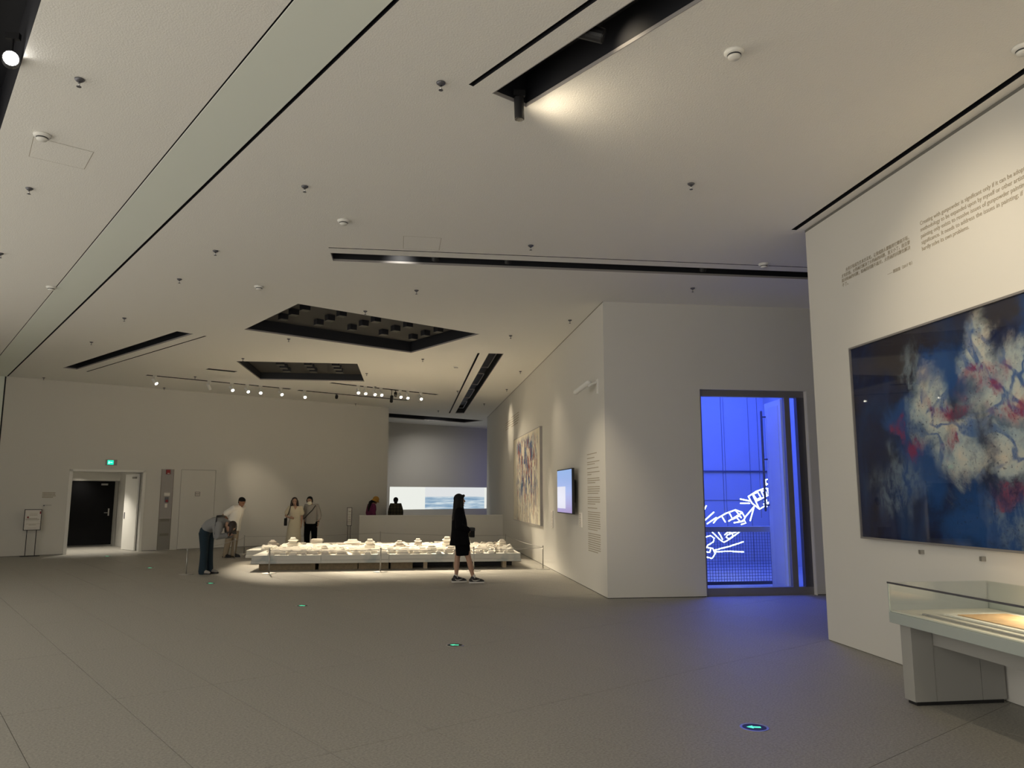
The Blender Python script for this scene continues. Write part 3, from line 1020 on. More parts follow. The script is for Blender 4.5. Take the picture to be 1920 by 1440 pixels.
# display case along the right wall (local x: towards the wall, local y: world y)
dc = thing('display_case', 'long white display case with glass cover below the blue canvas', 'display case', (0, 0, 0))
dc.location = (3.98, 3.0, 0)
Y1 = 3.12
MB().box(0, .92, 0, Y1, .635, .722).build('table_top', 'case_side', dc, bevel=.004)
MB().box(.015, .905, .015, Y1 - .015, .722, .732).build('display_bed', mat('bed', (.72, .69, .62), .7), dc)
gl = MB()
gl.box(.004, .010, .004, Y1 - .004, .722, .955).box(.91, .916, .004, Y1 - .004, .722, .955).box(.004, .916, Y1 - .010, Y1 - .004, .722, .955).box(.004, .916, .004, .010, .722, .955)
gc = gl.build('glass_sides', 'glass_case', dc)
MB().box(.004, .916, .004, Y1 - .004, .955, .961).build('glass_top', 'glass_case', dc)
MB().box(.0, .012, .0, Y1, .950, .964).build('glass_edge', 'steel_dark', dc)
MB().tube([(.007, Y1 - .007, .722), (.007, Y1 - .007, .955)], .006, 6).build('glass_edge', 'case_side', dc)
MB().box(.86, .90, .02, Y1 - .62, .735, .93).build('back_reflector', mat('bed', (.72, .69, .62)), dc)
led = MB().box(.84, .855, .1, Y1 - .6, .93, .945).build('led_strip', 'led', dc)
# end leg slab of three panels
MB().box(.085, .27, Y1 - .0, Y1 + .135 - .135, .03, .635)
MB().box(.085, .275, Y1 - .145, Y1 - .01, .03, .635).build('leg', 'case_grey', dc, bevel=.003)
MB().box(.277, .684, Y1 - .140, Y1 - .012, .03, .635).build('leg_panel', 'case_grey', dc)
MB().box(.688, .90, Y1 - .140, Y1 - .012, .03, .635).build('leg_panel', 'case_grey', dc)
MB().box(.11, .88, Y1 - .13, Y1 - .02, 0.0, .03).build('leg_foot', 'black', dc)
MB().box(.085, .90, .01, .145, .03, .635).build('leg', 'case_grey', dc, bevel=.003)
MB().box(.11, .88, .02, .13, 0.0, .03).build('leg_foot', 'black', dc)
MB().box(.277, .30, .145, Y1 - .145, .47, .635).build('apron', 'case_grey', dc)
MB().box(.78, .80, .145, Y1 - .145, .47, .635).build('apron', 'case_grey', dc)
# document in the case
doc = thing('brown_drawing', 'brown paper drawing on a white mount inside the display case', 'drawing', (4.24, 3.35, .733))
MB().box(0, .54, 0, 2.45, 0, .012).build('mount', 'paper', doc)
MB().box(.055, .485, .06, 2.36, .012, .017).build('sheet', 'brown_sheet', doc)
bar = MB().box(4.09, 4.12, 3.35, 5.85, .733, .742)
tag(bar.build('caption_strip', 'panel_grey'), 'long grey strip lying in front of the brown drawing in the case', 'strip')
l = bpy.data.lights.new('case_led', 'AREA')
l.shape = 'RECTANGLE'; l.size = .03; l.size_y = 2.3; l.energy = 30; l.color = (1, .84, .58)
lo = bpy.data.objects.new('case_led', l)
lo.location = (4.80, 4.35, .925)
lo.rotation_euler = (0, R(50), 0)
COL.objects.link(lo)

# ------------------------------------------------------------------ corridor wall: stroke canvas, monitor, labels, texts
sp_ = thing('stroke_painting', 'tall cream canvas with blue, red and black strokes on the corridor wall', 'painting', (XC, 23.68, .95), R(-90))
MB().box(0, 4.85, -.06, -.008, 0, 2.42).build('canvas', 'painting_strokes', sp_)
for bb in ((4.85, 4.87, -.0, 2.42), (-.02, 0, -.0, 2.42), (-.02, 4.87, -.02, -.0), (-.02, 4.87, 2.42, 2.44)):
    MB().box(bb[0], bb[1], -.065, 0, bb[2], bb[3]).build('frame_bar', 'panel_grey', sp_)
tv = thing('wall_monitor', 'flat monitor showing a blue violet picture on the corridor wall', 'monitor', (XC, 16.1, 1.335), R(-90))
MB().box(-.02, 1.48, -.15, -.10, -.02, .87).build('bezel', 'black', tv)
MB().box(.0, 1.46, -.153, -.149, .0, .85).build('screen', 'tv_screen', tv)
MB().box(.35, 1.1, -.10, 0, .2, .65).build('wall_mount', 'black', tv)
for lab, y, z0, z1 in (('narrow white label panel between the stroke canvas and the monitor', 17.6, .95, 1.33), ('small white label panel right of the monitor', 14.62, 1.08, 1.35)):
    t = thing('label_panel', lab, 'label', (XC, y, z0), R(-90))
    MB().box(0, .2, -.018, 0, 0, z1 - z0).build('plate', 'paper', t)
    p = MB()
    for k in range(int((z1 - z0) / .035)):
        p.box(.02, .02 + rnd.uniform(.08, .16), -.0195, -.018, .02 + k * .034, .03 + k * .034)
    tag(p.build('print', 'print_light', t), kind='stuff')


def para(name, label, loc, wd, z_top, blocks, lh, th, material, words=(.03, .09)):
    t = thing(name, label, 'wall text', loc, R(-90))
    z = z_top
    for blk in blocks:
        p = MB()
        for k in range(abs(blk)):
            x = 0
            end = wd * (rnd.uniform(.3, .95) if k == abs(blk) - 1 else 1.0)
            while x < end - .02:
                ww = min(rnd.uniform(*words), end - x)
                p.box(x, x + ww, -.003, 0, z - th, z)
                x += ww + .016
            z -= lh
        tag(p.build('paragraph', material, t), kind='stuff')
        z -= lh * .9
    return t


para('wall_text', 'long grey exhibition text in many paragraphs at the corridor wall corner', (XC, 13.94, 0), .92, 2.43, [1, 1, 2, 1, 2, 3, 4, 4, 1, 9, 9], .0385, .014, 'print_light')
para('wall_text', 'small lettered quotation high on the corridor wall above the stroke canvas, left column', (XC, 26.2, 0), 1.3, 4.14, [4], .075, .022, 'print_light', (.06, .2))
para('wall_text', 'small lettered quotation high on the corridor wall above the stroke canvas, right column', (XC, 24.7, 0), 1.7, 4.20, [5], .075, .022, 'print_light', (.06, .2))
# bullet camera high on the corridor wall
el = thing('wall_camera', 'white bullet camera on a bracket high on the corridor wall', 'camera', (XC, 13.05, 3.55), R(-90))
MB().tube([(0, -.16, .04), (0, 0, .12)], .02, 8).build('bracket', 'white', el, True)
MB().tube([(-.45, -.30, -.02), (-.02, -.16, .10)], .045, 12).build('housing', 'white', el, True)
MB().box(-.04, .04, -.02, 0, -.10, .16).build('wall_plate', 'white', el)

spot('blue_nook_light', (6.0, 36.0, 2.4), NB + U * 5.9 + Vector((0, 0, 2.6)), 42, 105, 1.0, (.10, .14, 1.0), .2)
spot('nook_fill_light', (1.2, 33.4, H + .2), (1.6, 35.2, 1.5), 230, 130, 1.0, (1, .95, .88), .2)  # added fill light, brightens the nook wall without a fitting
# ------------------------------------------------------------------ nook projection
ps = thing('projected_picture', 'bright projected strip with pale blue seascape on the nook wall', 'projection', NB + U * .1 + Vector((0, 0, 1.03)), A1)
MB().box(0, 5.52, -.006, -.001, 0, 1.03).build('picture', 'projection', ps)
area_light('projection_glow', NB + U * 2.9 - V * .05 + Vector((0, 0, 1.55)), (R(-90), 0, A1), 5.4, 1.0, 14, (.9, .95, 1.0))


# ------------------------------------------------------------------ ceiling fittings
def make_sprinkler():
    t = thing('ceiling_sprinkler', 'x', 'sprinkler')
    MB().lathe([(.001, 0), (.045, -.002), (.042, -.012), (.024, -.028), (.001, -.030)], n=14).build('rosette', 'steel_dark', t, True)
    MB().lathe([(.010, -.028), (.010, -.075)], n=8).build('stem', 'chrome', t, True)
    MB().lathe([(.001, -.078), (.022, -.076), (.022, -.080), (.001, -.084)], n=10).build('deflector', 'steel_dark', t)
    return t


SPR = [(-2.7, 6.16, 'nearest the dark upper left recess'), (-4.18, 8.59, 'below the ceiling hatch at upper left'), (.19, 5.83, 'left of the tip of the front light slot'),
       (-1.19, 8.14, 'in the open middle of the ceiling above the round detector'), (-2.7, 10.57, 'right beside the wide band groove, nearest of the row'), (-3.6, 12.09, 'second along the wide band groove'),
       (-5.41, 14.99, 'above the left light slot'), (-6.96, 17.5, 'between the band groove and the left light slot'), (-10.4, 23.14, 'in the far left ceiling corner'),
       (1.55, 9.78, 'just before the long middle slot'), (.05, 12.27, 'between the middle slot and the larger coffer'), (2.98, 14.05, 'beside the corner of the corridor wall'),
       (4.48, 11.55, 'over the glass doorway, behind the middle slot'), (-.86, 13.83, 'at the near edge of the larger coffer'), (2.04, 15.62, 'right of the larger coffer tip'),
       (2.91, 20.23, 'between the far right slot and corridor wall, nearest one'), (2.99, 23.83, 'between the far right slot and corridor wall, middle one'), (2.65, 27.76, 'between the far right slot and corridor wall, farthest one'),
       (.26, 18.68, 'just beyond the larger coffer'), (-1.23, 21.14, 'right of the smaller coffer'), (-4.11, 19.18, 'at the near left corner of the smaller coffer'), (-2.63, 16.58, 'at the far edge of the larger coffer'),
       (-6.07, 22.37, 'beside the left lamp track'), (-7.65, 24.87, 'close above the far wall doorway'), (-2.02, 28.38, 'close to the far wall near the nook'), (-1.11, 23.77, 'between the two lamp tracks'),
       (1.47, 24.41, 'left of the thin far right slot'), (1.07, 30.32, 'before the black nook slot')]
proto = make_sprinkler()
for i, (x, y, where) in enumerate(SPR):
    o = proto if i == 0 else copy_tree(proto)
    o.location = (x, y, H)
    o.scale = (.85, .85, .85)
    tag(o, 'small chrome ceiling sprinkler ' + where, 'sprinkler', 'ceiling sprinklers')
blue_sp = copy_tree(proto)
blue_sp.location = (2.94, 7.52, H)
tag(blue_sp, 'small chrome ceiling sprinkler near the top of the right wall end', 'sprinkler', 'ceiling sprinklers')
prev_sp = copy_tree(proto)
prev_sp.location = (-5.68, 11.08, H)
tag(prev_sp, 'small chrome ceiling sprinkler at the left picture edge', 'sprinkler', 'ceiling sprinklers')


def make_smoke():
    t = thing('smoke_detector', 'x', 'smoke detector')
    MB().lathe([(.001, 0), (.075, 0), (.075, -.012), (.062, -.030), (.001, -.030)], n=24).build('base', 'white', t, True)
    MB().lathe([(.001, -.030), (.052, -.030), (.050, -.040), (.001, -.040)], n=24).build('vent_ring', 'black', t)
    MB().lathe([(.001, -.040), (.050, -.040), (.040, -.056), (.001, -.060)], n=24).build('cap', 'white', t, True)
    return t


SMK = [(-3.45, 7.23, 'above the hatch at upper left'), (2.37, 5.1, 'right of the front light slot, the nearest one'), (-.86, 9.15, 'left of the middle slot'), (-5.78, 12.84, 'on the left beside the ceiling band'),
       (-2.46, 12.37, 'left of the larger coffer'), (1.14, 19.68, 'between larger coffer and far right slot'), (5.03, 10.16, 'beside the middle slot over the alcove'), (.3, 27.27, 'near the far lamp tracks'), (4.49, 4.76, 'at the right picture edge by the wall slot')]
proto = make_smoke()
for i, (x, y, where) in enumerate(SMK):
    o = proto if i == 0 else copy_tree(proto)
    o.location = (x, y, H)
    tag(o, 'round white smoke detector ' + where, 'smoke detector', 'smoke detectors')

for lab, pts in (('square ceiling hatch with thin seams at upper left', [(-3.55, 7.28), (-3.80, 7.74), (-3.38, 7.99), (-3.12, 7.55)]),
                 ('square ceiling hatch with thin seams before the middle slot', [(-.14, 9.62), (-.15, 10.14), (.34, 10.15), (.35, 9.64)])):
    t = thing('ceiling_hatch', lab, 'hatch', (0, 0, H))
    m = MB()
    c = sum((Vector((*p, 0)) for p in pts), Vector()) / 4
    for i in range(4):
        a, b = Vector((*pts[i], 0)), Vector((*pts[(i + 1) % 4], 0))
        ia, ib = a + (c - a).normalized() * .007, b + (c - b).normalized() * .007
        m.quad((a.x, a.y, -.0015), (b.x, b.y, -.0015), (ib.x, ib.y, -.0015), (ia.x, ia.y, -.0015))
    m.build('seam', 'print_light', t)
    ii = [Vector((*p, 0)) + (c - Vector((*p, 0))).normalized() * .007 for p in pts]
    MB().add([(p.x, p.y, -.002) for p in ii] + [(p.x, p.y, 0) for p in ii], [(0, 1, 2, 3), (0, 1, 5, 4), (1, 2, 6, 5), (2, 3, 7, 6), (3, 0, 4, 7)]).build('lid', 'ceil', t)


def track_spot(label, loc, target, lit=True, length=.20, rad=.05, drop=.16, body='white', power=0, angle=30, blend=.6, lens='lens', cat='spotlight', color=WARM, group=None):
    """track head: base on the track, stem, cylinder aimed at `target`"""
    t = thing('track_spotlight', label, cat, loc, 0, group)
    d = (Vector(target) - Vector(loc)).normalized()
    MB().box(-.05, .05, -.018, .018, -.02, .03).build('track_adapter', body, t)
    MB().tube([(0, 0, -.02), (0, 0, -drop + .02)], .010, 8).build('stem', body, t)
    c = Vector((0, 0, -drop))
    a, b = c - d * length * .5, c + d * length * .5
    hd = MB().tube([a, a + d * .01, b - d * .005, b], [rad * .8, rad, rad, rad * .98], 16, rounded=False).build('lamp_head', body, t)
    MB().tube([b - d * .004, b + d * .004], rad * .86, 16, rounded=False).build('lens', lens if lit else 'lens_off', hd)
    if power:
        o = spot('spot_lamp', b + d * .02, b + d * 3, power, angle, blend, color, rad * .6)
        o.parent = t
    return t


MC = Vector((-.4, 19.8, .3))              # centre of the city model
TA = [(-7.15, 22.37), (-5.34, 23.60), (-4.95, 23.87), (-4.60, 24.10), (-4.05, 24.45)]
tgt = [(-2.6, 20, .3), (-1.6, 19.0, .3), (-.8, 19.5, .3), (-2.6, 19.0, .3), (0.2, 19.5, .3)]
wh = ['at the left end of the left lamp track', 'second from left on the left lamp track', 'bright middle one of the left lamp track', 'fourth from left on the left lamp track', 'last one at the right end of the left lamp track']
for i, ((x, y), tg) in enumerate(zip(TA, tgt)):
    track_spot('white cylindrical track spotlight ' + wh[i], (x, y, H), tg, power=1500, angle=30, group='track spotlights')
track_spot('bright white track spotlight between the two halves of the left lamp tracks', (-3.40, 25.00, H), (-1.0, 19.5, .3), power=1500, angle=28, group='track spotlights')
track_spot('white track spotlight throwing an oval glow on the far wall', (-5.9, 23.24, H), fw(7.24, 0, 1.9), lit=True, power=190, angle=26, blend=1.0, group='track spotlights')
TB = [(-1.62, 23.65), (-1.42, 23.80), (-1.15, 23.98), (-.95, 24.13), (-.36, 24.54), (-.12, 24.71), (.30, 25.01)]
tgb = [(-.5, 19, .3), (.3, 19.4, .3), (.9, 19.8, .3), (1.4, 19.2, .3), (1.9, 19.6, .3), (.6, 20.4, .3), (2.2, 19.0, .3)]
wh = ['at the left end of the right lamp track', 'second from left on the right lamp track', 'third from left on the right lamp track', 'fourth from left on the right lamp track', 'brightest of the right lamp track',
      'second from right on the right lamp track', 'at the right end of the right lamp track']
for i, ((x, y), tg) in enumerate(zip(TB, tgb)):
    track_spot('white cylindrical track spotlight ' + wh[i], (x, y, H), tg, power=1400, angle=28, group='track spotlights')
track_spot('black track spotlight hanging low among the lit ones of the right track', (-.62, 24.36, H), (-.8, 20, 0), lit=False, body='black', drop=.30, length=.26, group='track spotlights')
track_spot('small unlit black lamp beside the low hanging black spotlight', (-.50, 24.44, H), (-.3, 18, 1), lit=False, body='black', drop=.14, group='track spotlights')
track_spot('small unlit black lamp on the right half of the left lamp track', (-2.45, 25.64, H), (-2.3, 20, 0), lit=False, body='black', drop=.10, length=.12, group='track spotlights')
# heads in the slots
track_spot('black spotlight poking out of the tip of the front ceiling slot', (.86, 6.03, H + .06), (.92, 6.03, 3.0), lit=False, body='black', drop=.13, length=.20, rad=.042, power=0)
spot('front_slot_lamp', (.84, 6.06, H - .20), (4.9, 5.6, 4.15), 38, 135, 1.0, WARM, .10)
spot('front_slot_lamp', (1.30, 5.05, H + .12), (1.66, 5.12, H - .02), 4, 80, 1.0, WARM, .02)
spot('front_slot_lamp', (1.75, 4.35, H - .12), (4.9, 5.9, 3.35), 360, 50, 1.0, WARM, .03)
spot('front_slot_lamp', (2.6, 3.0, H - .10), (4.9, 4.2, 1.6), 200, 50, .9, WARM, .03)
track_spot('black spotlight inside the front ceiling slot with a shiny rim', (1.25, 5.10, H + .26), (3.0, 4.6, 4.6), lit=False, body='black', drop=.2, length=.22, rad=.055)
fs = thing('slot_speaker', 'round perforated speaker grille inside the front ceiling slot', 'speaker', (.90, 5.76, H + .295))
MB().lathe([(.001, -.012), (.085, -.012), (.095, 0)], n=24).build('grille', 'steel_dark', fs)
g = MB()
for k in range(3):
    for a in range(6 * (k + 1)):
        aa = 2 * math.pi * a / (6 * (k + 1))
        g.lathe([(.007, -.014), (.007, -.011)], (.026 * (k + 1) * math.cos(aa), .026 * (k + 1) * math.sin(aa), 0), 6)
tag(g.build('perforation', 'slot_black', fs), kind='stuff')
rail = MB().tube([(1.02, 5.72, H + .27), (3.8, 1.16, H + .27)], .012, 6)
tag(rail.build('lamp_rail', 'steel_dark'), 'thin grey lamp rail running inside the front ceiling slot', 'rail')
for i, x in enumerate((.30, 1.35, 4.3)):
    track_spot(('dark lamp head inside the left part of the middle ceiling slot', 'dark lamp head inside the centre of the middle ceiling slot', 'dark lamp head inside the right part of the middle ceiling slot')[i],
               (x, 10.62, H + .28), (x, 12, 3), lit=False, body='black', drop=.2, length=.16)
spot('middle_slot_lamp', (-.2, 10.56, H + .12), (-.2, 10.86, H), 6, 100, .8, (1, .95, .85), .02)
fr_ = thing('slot_rails', 'grey rail frames inside the far right ceiling slot', 'rail', (0, 0, H))
for k in range(4):
    y = 18.3 + k * 3.3
    MB().box(1.84, 1.855, y, y + 2.2, .12, .15).build('rail', 'frame_grey', fr_)
    MB().box(2.05, 2.065, y, y + 2.2, .12, .15).build('rail', 'frame_grey', fr_)
    MB().box(1.84, 2.065, y + 2.2, y + 2.23, .12, .15).build('crossbar', 'frame_grey', fr_)
    MB().box(1.84, 2.065, y, y + .03, .12, .15).build('crossbar', 'frame_grey', fr_)
# upper left recess lamp
track_spot('bright white spotlight glowing inside the dark upper left recess', (-3.10, 5.92, H + .18), (-1.6, 3.0, 4.2), body='black', drop=.19, length=.14, rad=.06, lens='lens_hot')
tk = thing('recess_track', 'grey lamp track frame inside the dark upper left recess', 'track', (0, 0, H))
for off in (0.0, -.35):
    a, b = U * (.25 + off) + V * -3.5, U * (.25 + off) + V * 7.9
    MB().tube([(a.x, a.y, .42), (b.x, b.y, .42)], .02, 6).build('track_bar', 'frame_grey', tk)

# corridor wall washers in the far right slot
spot('track_washer', (.75, 25.1, H - .14), (XC, 24.9, 3.85), 210, 40, 1.0, WARM, .05)
spot('track_washer', (.55, 25.0, H - .14), (XC, 21.2, 2.1), 520, 44, 1.0, WARM, .05)
spot('slot_washer', (1.97, 18.2, H - .03), (XC, 17.55, .9), 420, 17, 1.0, WARM, .03)
spot('slot_washer', (1.97, 17.9, H - .03), (XC, 15.9, 1.6), 100, 55, 1.0, WARM, .03)
spot('slot_washer', (.6, 10.7, H - .03), (XC, 13.6, 1.3), 420, 36, 1.0, WARM, .03)
spot('slot_washer', (1.97, 26.6, H - .03), (1.0, 25.0, 0), 50, 120, .9, WARM, .05)

# floor exit markers
FL = [(2.53, 5.61, 'nearest, at the lower right'), (.54, 9.0, 'second nearest, in the open floor'), (-1.6, 12.43, 'third nearest, before the model'), (-3.76, 15.76, 'just before the bending visitor'),
      (-5.97, 19.24, 'left of the bending visitor'), (-8.3, 23.05, 'in front of the far doorway')]


def make_marker():
    t = thing('floor_marker', 'x', 'floor light')
    MB().lathe([(.001, 0), (.105, 0), (.102, .004), (.088, .005), (.086, .002), (.001, .002)], n=32).build('ring', 'metal', t)
    MB().lathe([(.001, .002), (.085, .002), (.084, .0035), (.001, .0035)], n=32).build('disc', 'black', t)
    AR = [(-.055, 0), (-.01, .034), (-.01, .014), (.045, .014), (.045, -.014), (-.01, -.014), (-.01, -.034)]
    MB().add([(x, y, .005) for x, y in AR] + [(x, y, .0035) for x, y in AR],
             [(0, 1, 6), (2, 3, 4, 5)] + [(i, (i + 1) % 7, (i + 1) % 7 + 7, i + 7) for i in range(7)]).build('arrow', 'exit_floor', t)
    return t


proto = make_marker()
for i, (x, y, where) in enumerate(FL):
    o = proto if i == 0 else copy_tree(proto)
    o.location = (x, y, 0)
    o.rotation_euler = (0, 0, R(-15))
    tag(o, 'round floor light with green arrow, ' + where, 'floor light', 'green floor arrows')

# ------------------------------------------------------------------ barrier posts and wires
POSTS = [(-3.0, 17.6, 'at the front left corner of the city model'), (-.61, 17.6, 'before the middle of the city model'), (1.46, 17.6, 'behind the woman in black'), (3.07, 17.75, 'against the corridor wall'),
         (-4.72, 17.6, 'left of the bending visitor'), (-4.62, 21.75, 'by the feet of the man in white'), (-4.73, 23.5, 'behind the left end of the city model'), (-.9, 25.3, 'before the low wall'), (2.88, 23.2, 'behind the right end of the city model')]


def make_post():
    t = thing('barrier_post', 'x', 'barrier post')
    MB().lathe([(.001, 0), (.16, 0), (.16, .008), (.03, .016), (.001, .016)], n=24).build('base_plate', 'metal', t)
    MB().lathe([(.014, .012), (.014, .50)], n=10).build('pole', 'metal', t, True)
    MB().lathe([(.001, .50), (.018, .50), (.018, .53), (.001, .535)], n=10).build('cap', 'metal', t)
    return t


PO = []
proto = make_post()
for i, (x, y, where) in enumerate(POSTS):
    o = proto if i == 0 else copy_tree(proto)
    o.location = (x, y, 0)
    tag(o, 'slim metal barrier post ' + where, 'barrier post', 'barrier posts round the model')
    PO.append(o)
for a, b, lab in ((0, 1, 'front left stretch'), (1, 2, 'front middle stretch'), (2, 3, 'front right stretch'), (3, 8, 'right end stretch'), (6, 7, 'back left stretch'), (7, 8, 'back right stretch'), (4, 5, 'left stretch'), (5, 6, 'back left corner stretch')):
    p, q = Vector((0, 0, .49)), Vector((POSTS[b][0] - POSTS[a][0], POSTS[b][1] - POSTS[a][1], .49))
    pts = [p.lerp(q, t / 6) - Vector((0, 0, .035 * (1 - (t / 3 - 1) ** 2))) for t in range(7)]
    MB().tube(pts, .006, 6, rounded=False).build('cord', 'panel_grey', PO[a])

# ------------------------------------------------------------------ city model
cm = thing('city_model', 'wide white model of an old city on a low stepped platform under spotlights', 'model', (0, 0, 0))


def platform(x0, x1, y0, y1, n, z0=.155):
    w_ = (x1 - x0) / n
    for i in range(n):
        a, b = x0 + w_ * i + .003, x0 + w_ * (i + 1) - .003
        MB().box(a, b, y0, y1, z0, z0 + .055).frustum(a, b, y0 + .05, y1 - .02, z0 + .055, z0 + .075, 0, .01).box(a, b, y0 + .07, y1 - .03, z0 + .075, z0 + .175)\
            .build('platform_section', 'platform_white', cm)


mp, ntp, bp_ = new_nodes('platform_white', .7)
tcp = ntp.nodes.new('ShaderNodeNewGeometry').outputs['Position']
cc = mixc(ntp, mth(ntp, 'MULTIPLY', maprange(ntp, nnoise(ntp, scaled(ntp, tcp, (1, 1, 1)), .9, 4), .50, .60), .6), (.55, .54, .50), (.25, .31, .33))
cc = mixc(ntp, mth(ntp, 'MULTIPLY', maprange(ntp, nnoise(ntp, scaled(ntp, tcp, (1, 1, 1), (2.6, 0, 0)), 1.3, 3), .66, .72), .8), cc, (.35, .05, .03))
ntp.links.new(cc, bp_.inputs['Base Color'])
platform(-3.50, 2.62, 18.15, 19.95, 4)
platform(-3.98, 2.70, 19.96, 21.75, 4)
# supports
for a, b in ((-3.34, -2.10), (-2.02, -1.15), (-1.13, -.45), (-.40, .10)):
    MB().box(a, b, 18.28, 18.75, 0, .155).build('support_box', 'wood', cm)
for x in (.35, 1.05, 2.20):
    MB().box(x, x + .09, 18.28, 18.6, 0, .155).build('support_leg', mat('wood_pale', (.42, .33, .22), .7), cm)
for x in (-3.85, -2.2, -.6, 1.0, 2.2):
    MB().box(x, x + .4, 20.1, 21.6, 0, .155).build('support_box', 'wood', cm)
MB().box(.12, 2.5, 18.9, 18.95, .0, .15).build('underside_shade', 'black', cm)  # black sheet standing in for the shade beneath the platform


def hall(w_, d_, h_, tiers=1, podium=.03):
    """(walls mesh, roof mesh) of a hall with flared hipped roof"""
    wl_ = MB()
    wl_.box(-w_ * .62, w_ * .62, -d_ * .66, d_ * .66, 0, podium * .6)
    wl_.box(-w_ * .56, w_ * .56, -d_ * .58, d_ * .58, podium * .6, podium)
    wl_.box(-w_ * .5 + .01, w_ * .5 - .01, -d_ * .5 + .01, d_ * .5 - .01, podium, podium + h_ * .55)
    rf = MB()

    def roof(z, ww, dd, rise, top):
        prof = [(1.16, -.02), (1.18, .0), (.80, .28), (.48, .68), (top, 1.0)]
        rs = []
        for k, r in prof:
            ry = k if k > .3 else k * .4
            rx = k if k > .9 else (k + (1 - k) * .30)
            hw, hd = ww * .5 * rx, dd * .5 * ry
            if k == top:
                hd = dd * .02
            up = .10 * rise if k > 1.1 else 0
            rs.append([(-hw, -hd, z + rise * r + up), (0, -hd, z + rise * r), (hw, -hd, z + rise * r + up), (hw, 0, z + rise * r), (hw, hd, z + rise * r + up), (0, hd, z + rise * r), (-hw, hd, z + rise * r + up), (-hw, 0, z + rise * r)])
        rf.rings(rs)
    if tiers == 2:
        roof(podium + h_ * .52, w_ * 1.05, d_ * 1.05, h_ * .22, .55)
        wl_.box(-w_ * .36, w_ * .36, -d_ * .34, d_ * .34, podium + h_ * .5, podium + h_ * .82)
        roof(podium + h_ * .80, w_ * .80, d_ * .80, h_ * .38, .35)
    else:
        roof(podium + h_ * .53, w_, d_, h_ * .45, .42)
    return wl_, rf


TPL = []
for (a, b, c, t_) in ((.34, .22, .17, 1), (.26, .26, .24, 2), (.22, .16, .13, 1), (.44, .20, .15, 1), (.30, .22, .20, 2), (.16, .16, .16, 1)):
    wl_, rf = hall(a, b, c, t_)
    mw, mr = wl_.mesh('hall_walls'), rf.mesh('hall_roof')
    mw.materials.append(MATS['model_plaster'])
    mr.materials.append(MATS['model_plaster'])
    TPL.append((mw, mr, a, b))


def put_hall(k, x, y, z, rz, s=1.0):
    mw, mr, a, b = TPL[k]
    o = link('hall', mw, cm)
    o.location = (x, y, z)
    o.rotation_euler = (0, 0, rz)
    o.scale = (s, s, s)
    r = link('roof', mr, o)
    return o


ZP = .33
spots_ = []
for (k, x, y, s) in ((1, -.94, 19.4, .95), (4, -.23, 20.1, .8), (1, .24, 20.25, .8), (1, .97, 19.9, 1.0), (1, 2.34, 19.6, .8), (4, -3.55, 21.2, .7), (1, -2.90, 20.3, .95), (0, -1.45, 20.7, 1.1), (4, -2.0, 19.2, .6), (2, .55, 18.75, 1.1), (2, 1.0, 18.62, 1.0)):
    put_hall(k, x, y, ZP, rnd.uniform(-.05, .05), s)
    spots_.append((x, y, .24 * s))
# big square tower at the back
tb = MB().box(-.15, .15, -.12, .12, 0, .12).build('gate_tower', 'model_plaster', cm)
tb.location = (-2.43, 21.4, ZP)
MB().frustum(-.17, .17, -.14, .14, .12, .145, .015, .015).box(-.14, .14, -.11, .11, .145, .16).frustum(-.165, .165, -.135, .135, .16, .20, .04, .05).build('roof', 'model_plaster', tb)
spots_.append((-2.43, 21.4, .25))
put_hall(5, -3.1, 21.45, ZP, 0, .9)
for row in range(15):
    y = 18.36 + row * .222
    x0_, x1_ = (-3.2, 2.35) if y < 19.9 else (-3.75, 2.4)
    x = x0_ + rnd.uniform(0, .2)
    while x < x1_:
        k = rnd.choice((0, 0, 2, 2, 3, 5))
        s = rnd.uniform(.36, .62)
        wd = TPL[k][2] * s
        if all(abs(x + wd / 2 - sx) > sr + wd * .5 or abs(y - sy) > .20 for sx, sy, sr in spots_):
            jumble = x > 1.25
            put_hall(k, x + wd / 2, y + rnd.uniform(-.05, .05), ZP - (.01 if jumble else 0), rnd.uniform(-.5, .5) if jumble else rnd.uniform(-.05, .05), s * (.85 if jumble else 1))
        x += wd * 1.3 + rnd.uniform(.03, .16)
# long low galleries and courtyard walls
for row in range(9):
    y = 18.60 + row * .37
    x = -3.2
    while x < 1.4:
        ln = rnd.uniform(.4, 1.1)
        h_ = rnd.uniform(.035, .07)
        MB().box(x, x + ln, y - .03, y + .03, ZP, ZP + h_).add([(x, y - .05, ZP + h_), (x + ln, y - .05, ZP + h_), (x + ln, y, ZP + h_ + .03), (x, y, ZP + h_ + .03), (x, y + .05, ZP + h_), (x + ln, y + .05, ZP + h_)],
             [(0, 1, 2, 3), (3, 2, 5, 4), (0, 3, 4), (1, 5, 2), (0, 4, 5, 1)]).build('gallery', 'model_plaster', cm)
        x += ln + rnd.uniform(.1, .3)
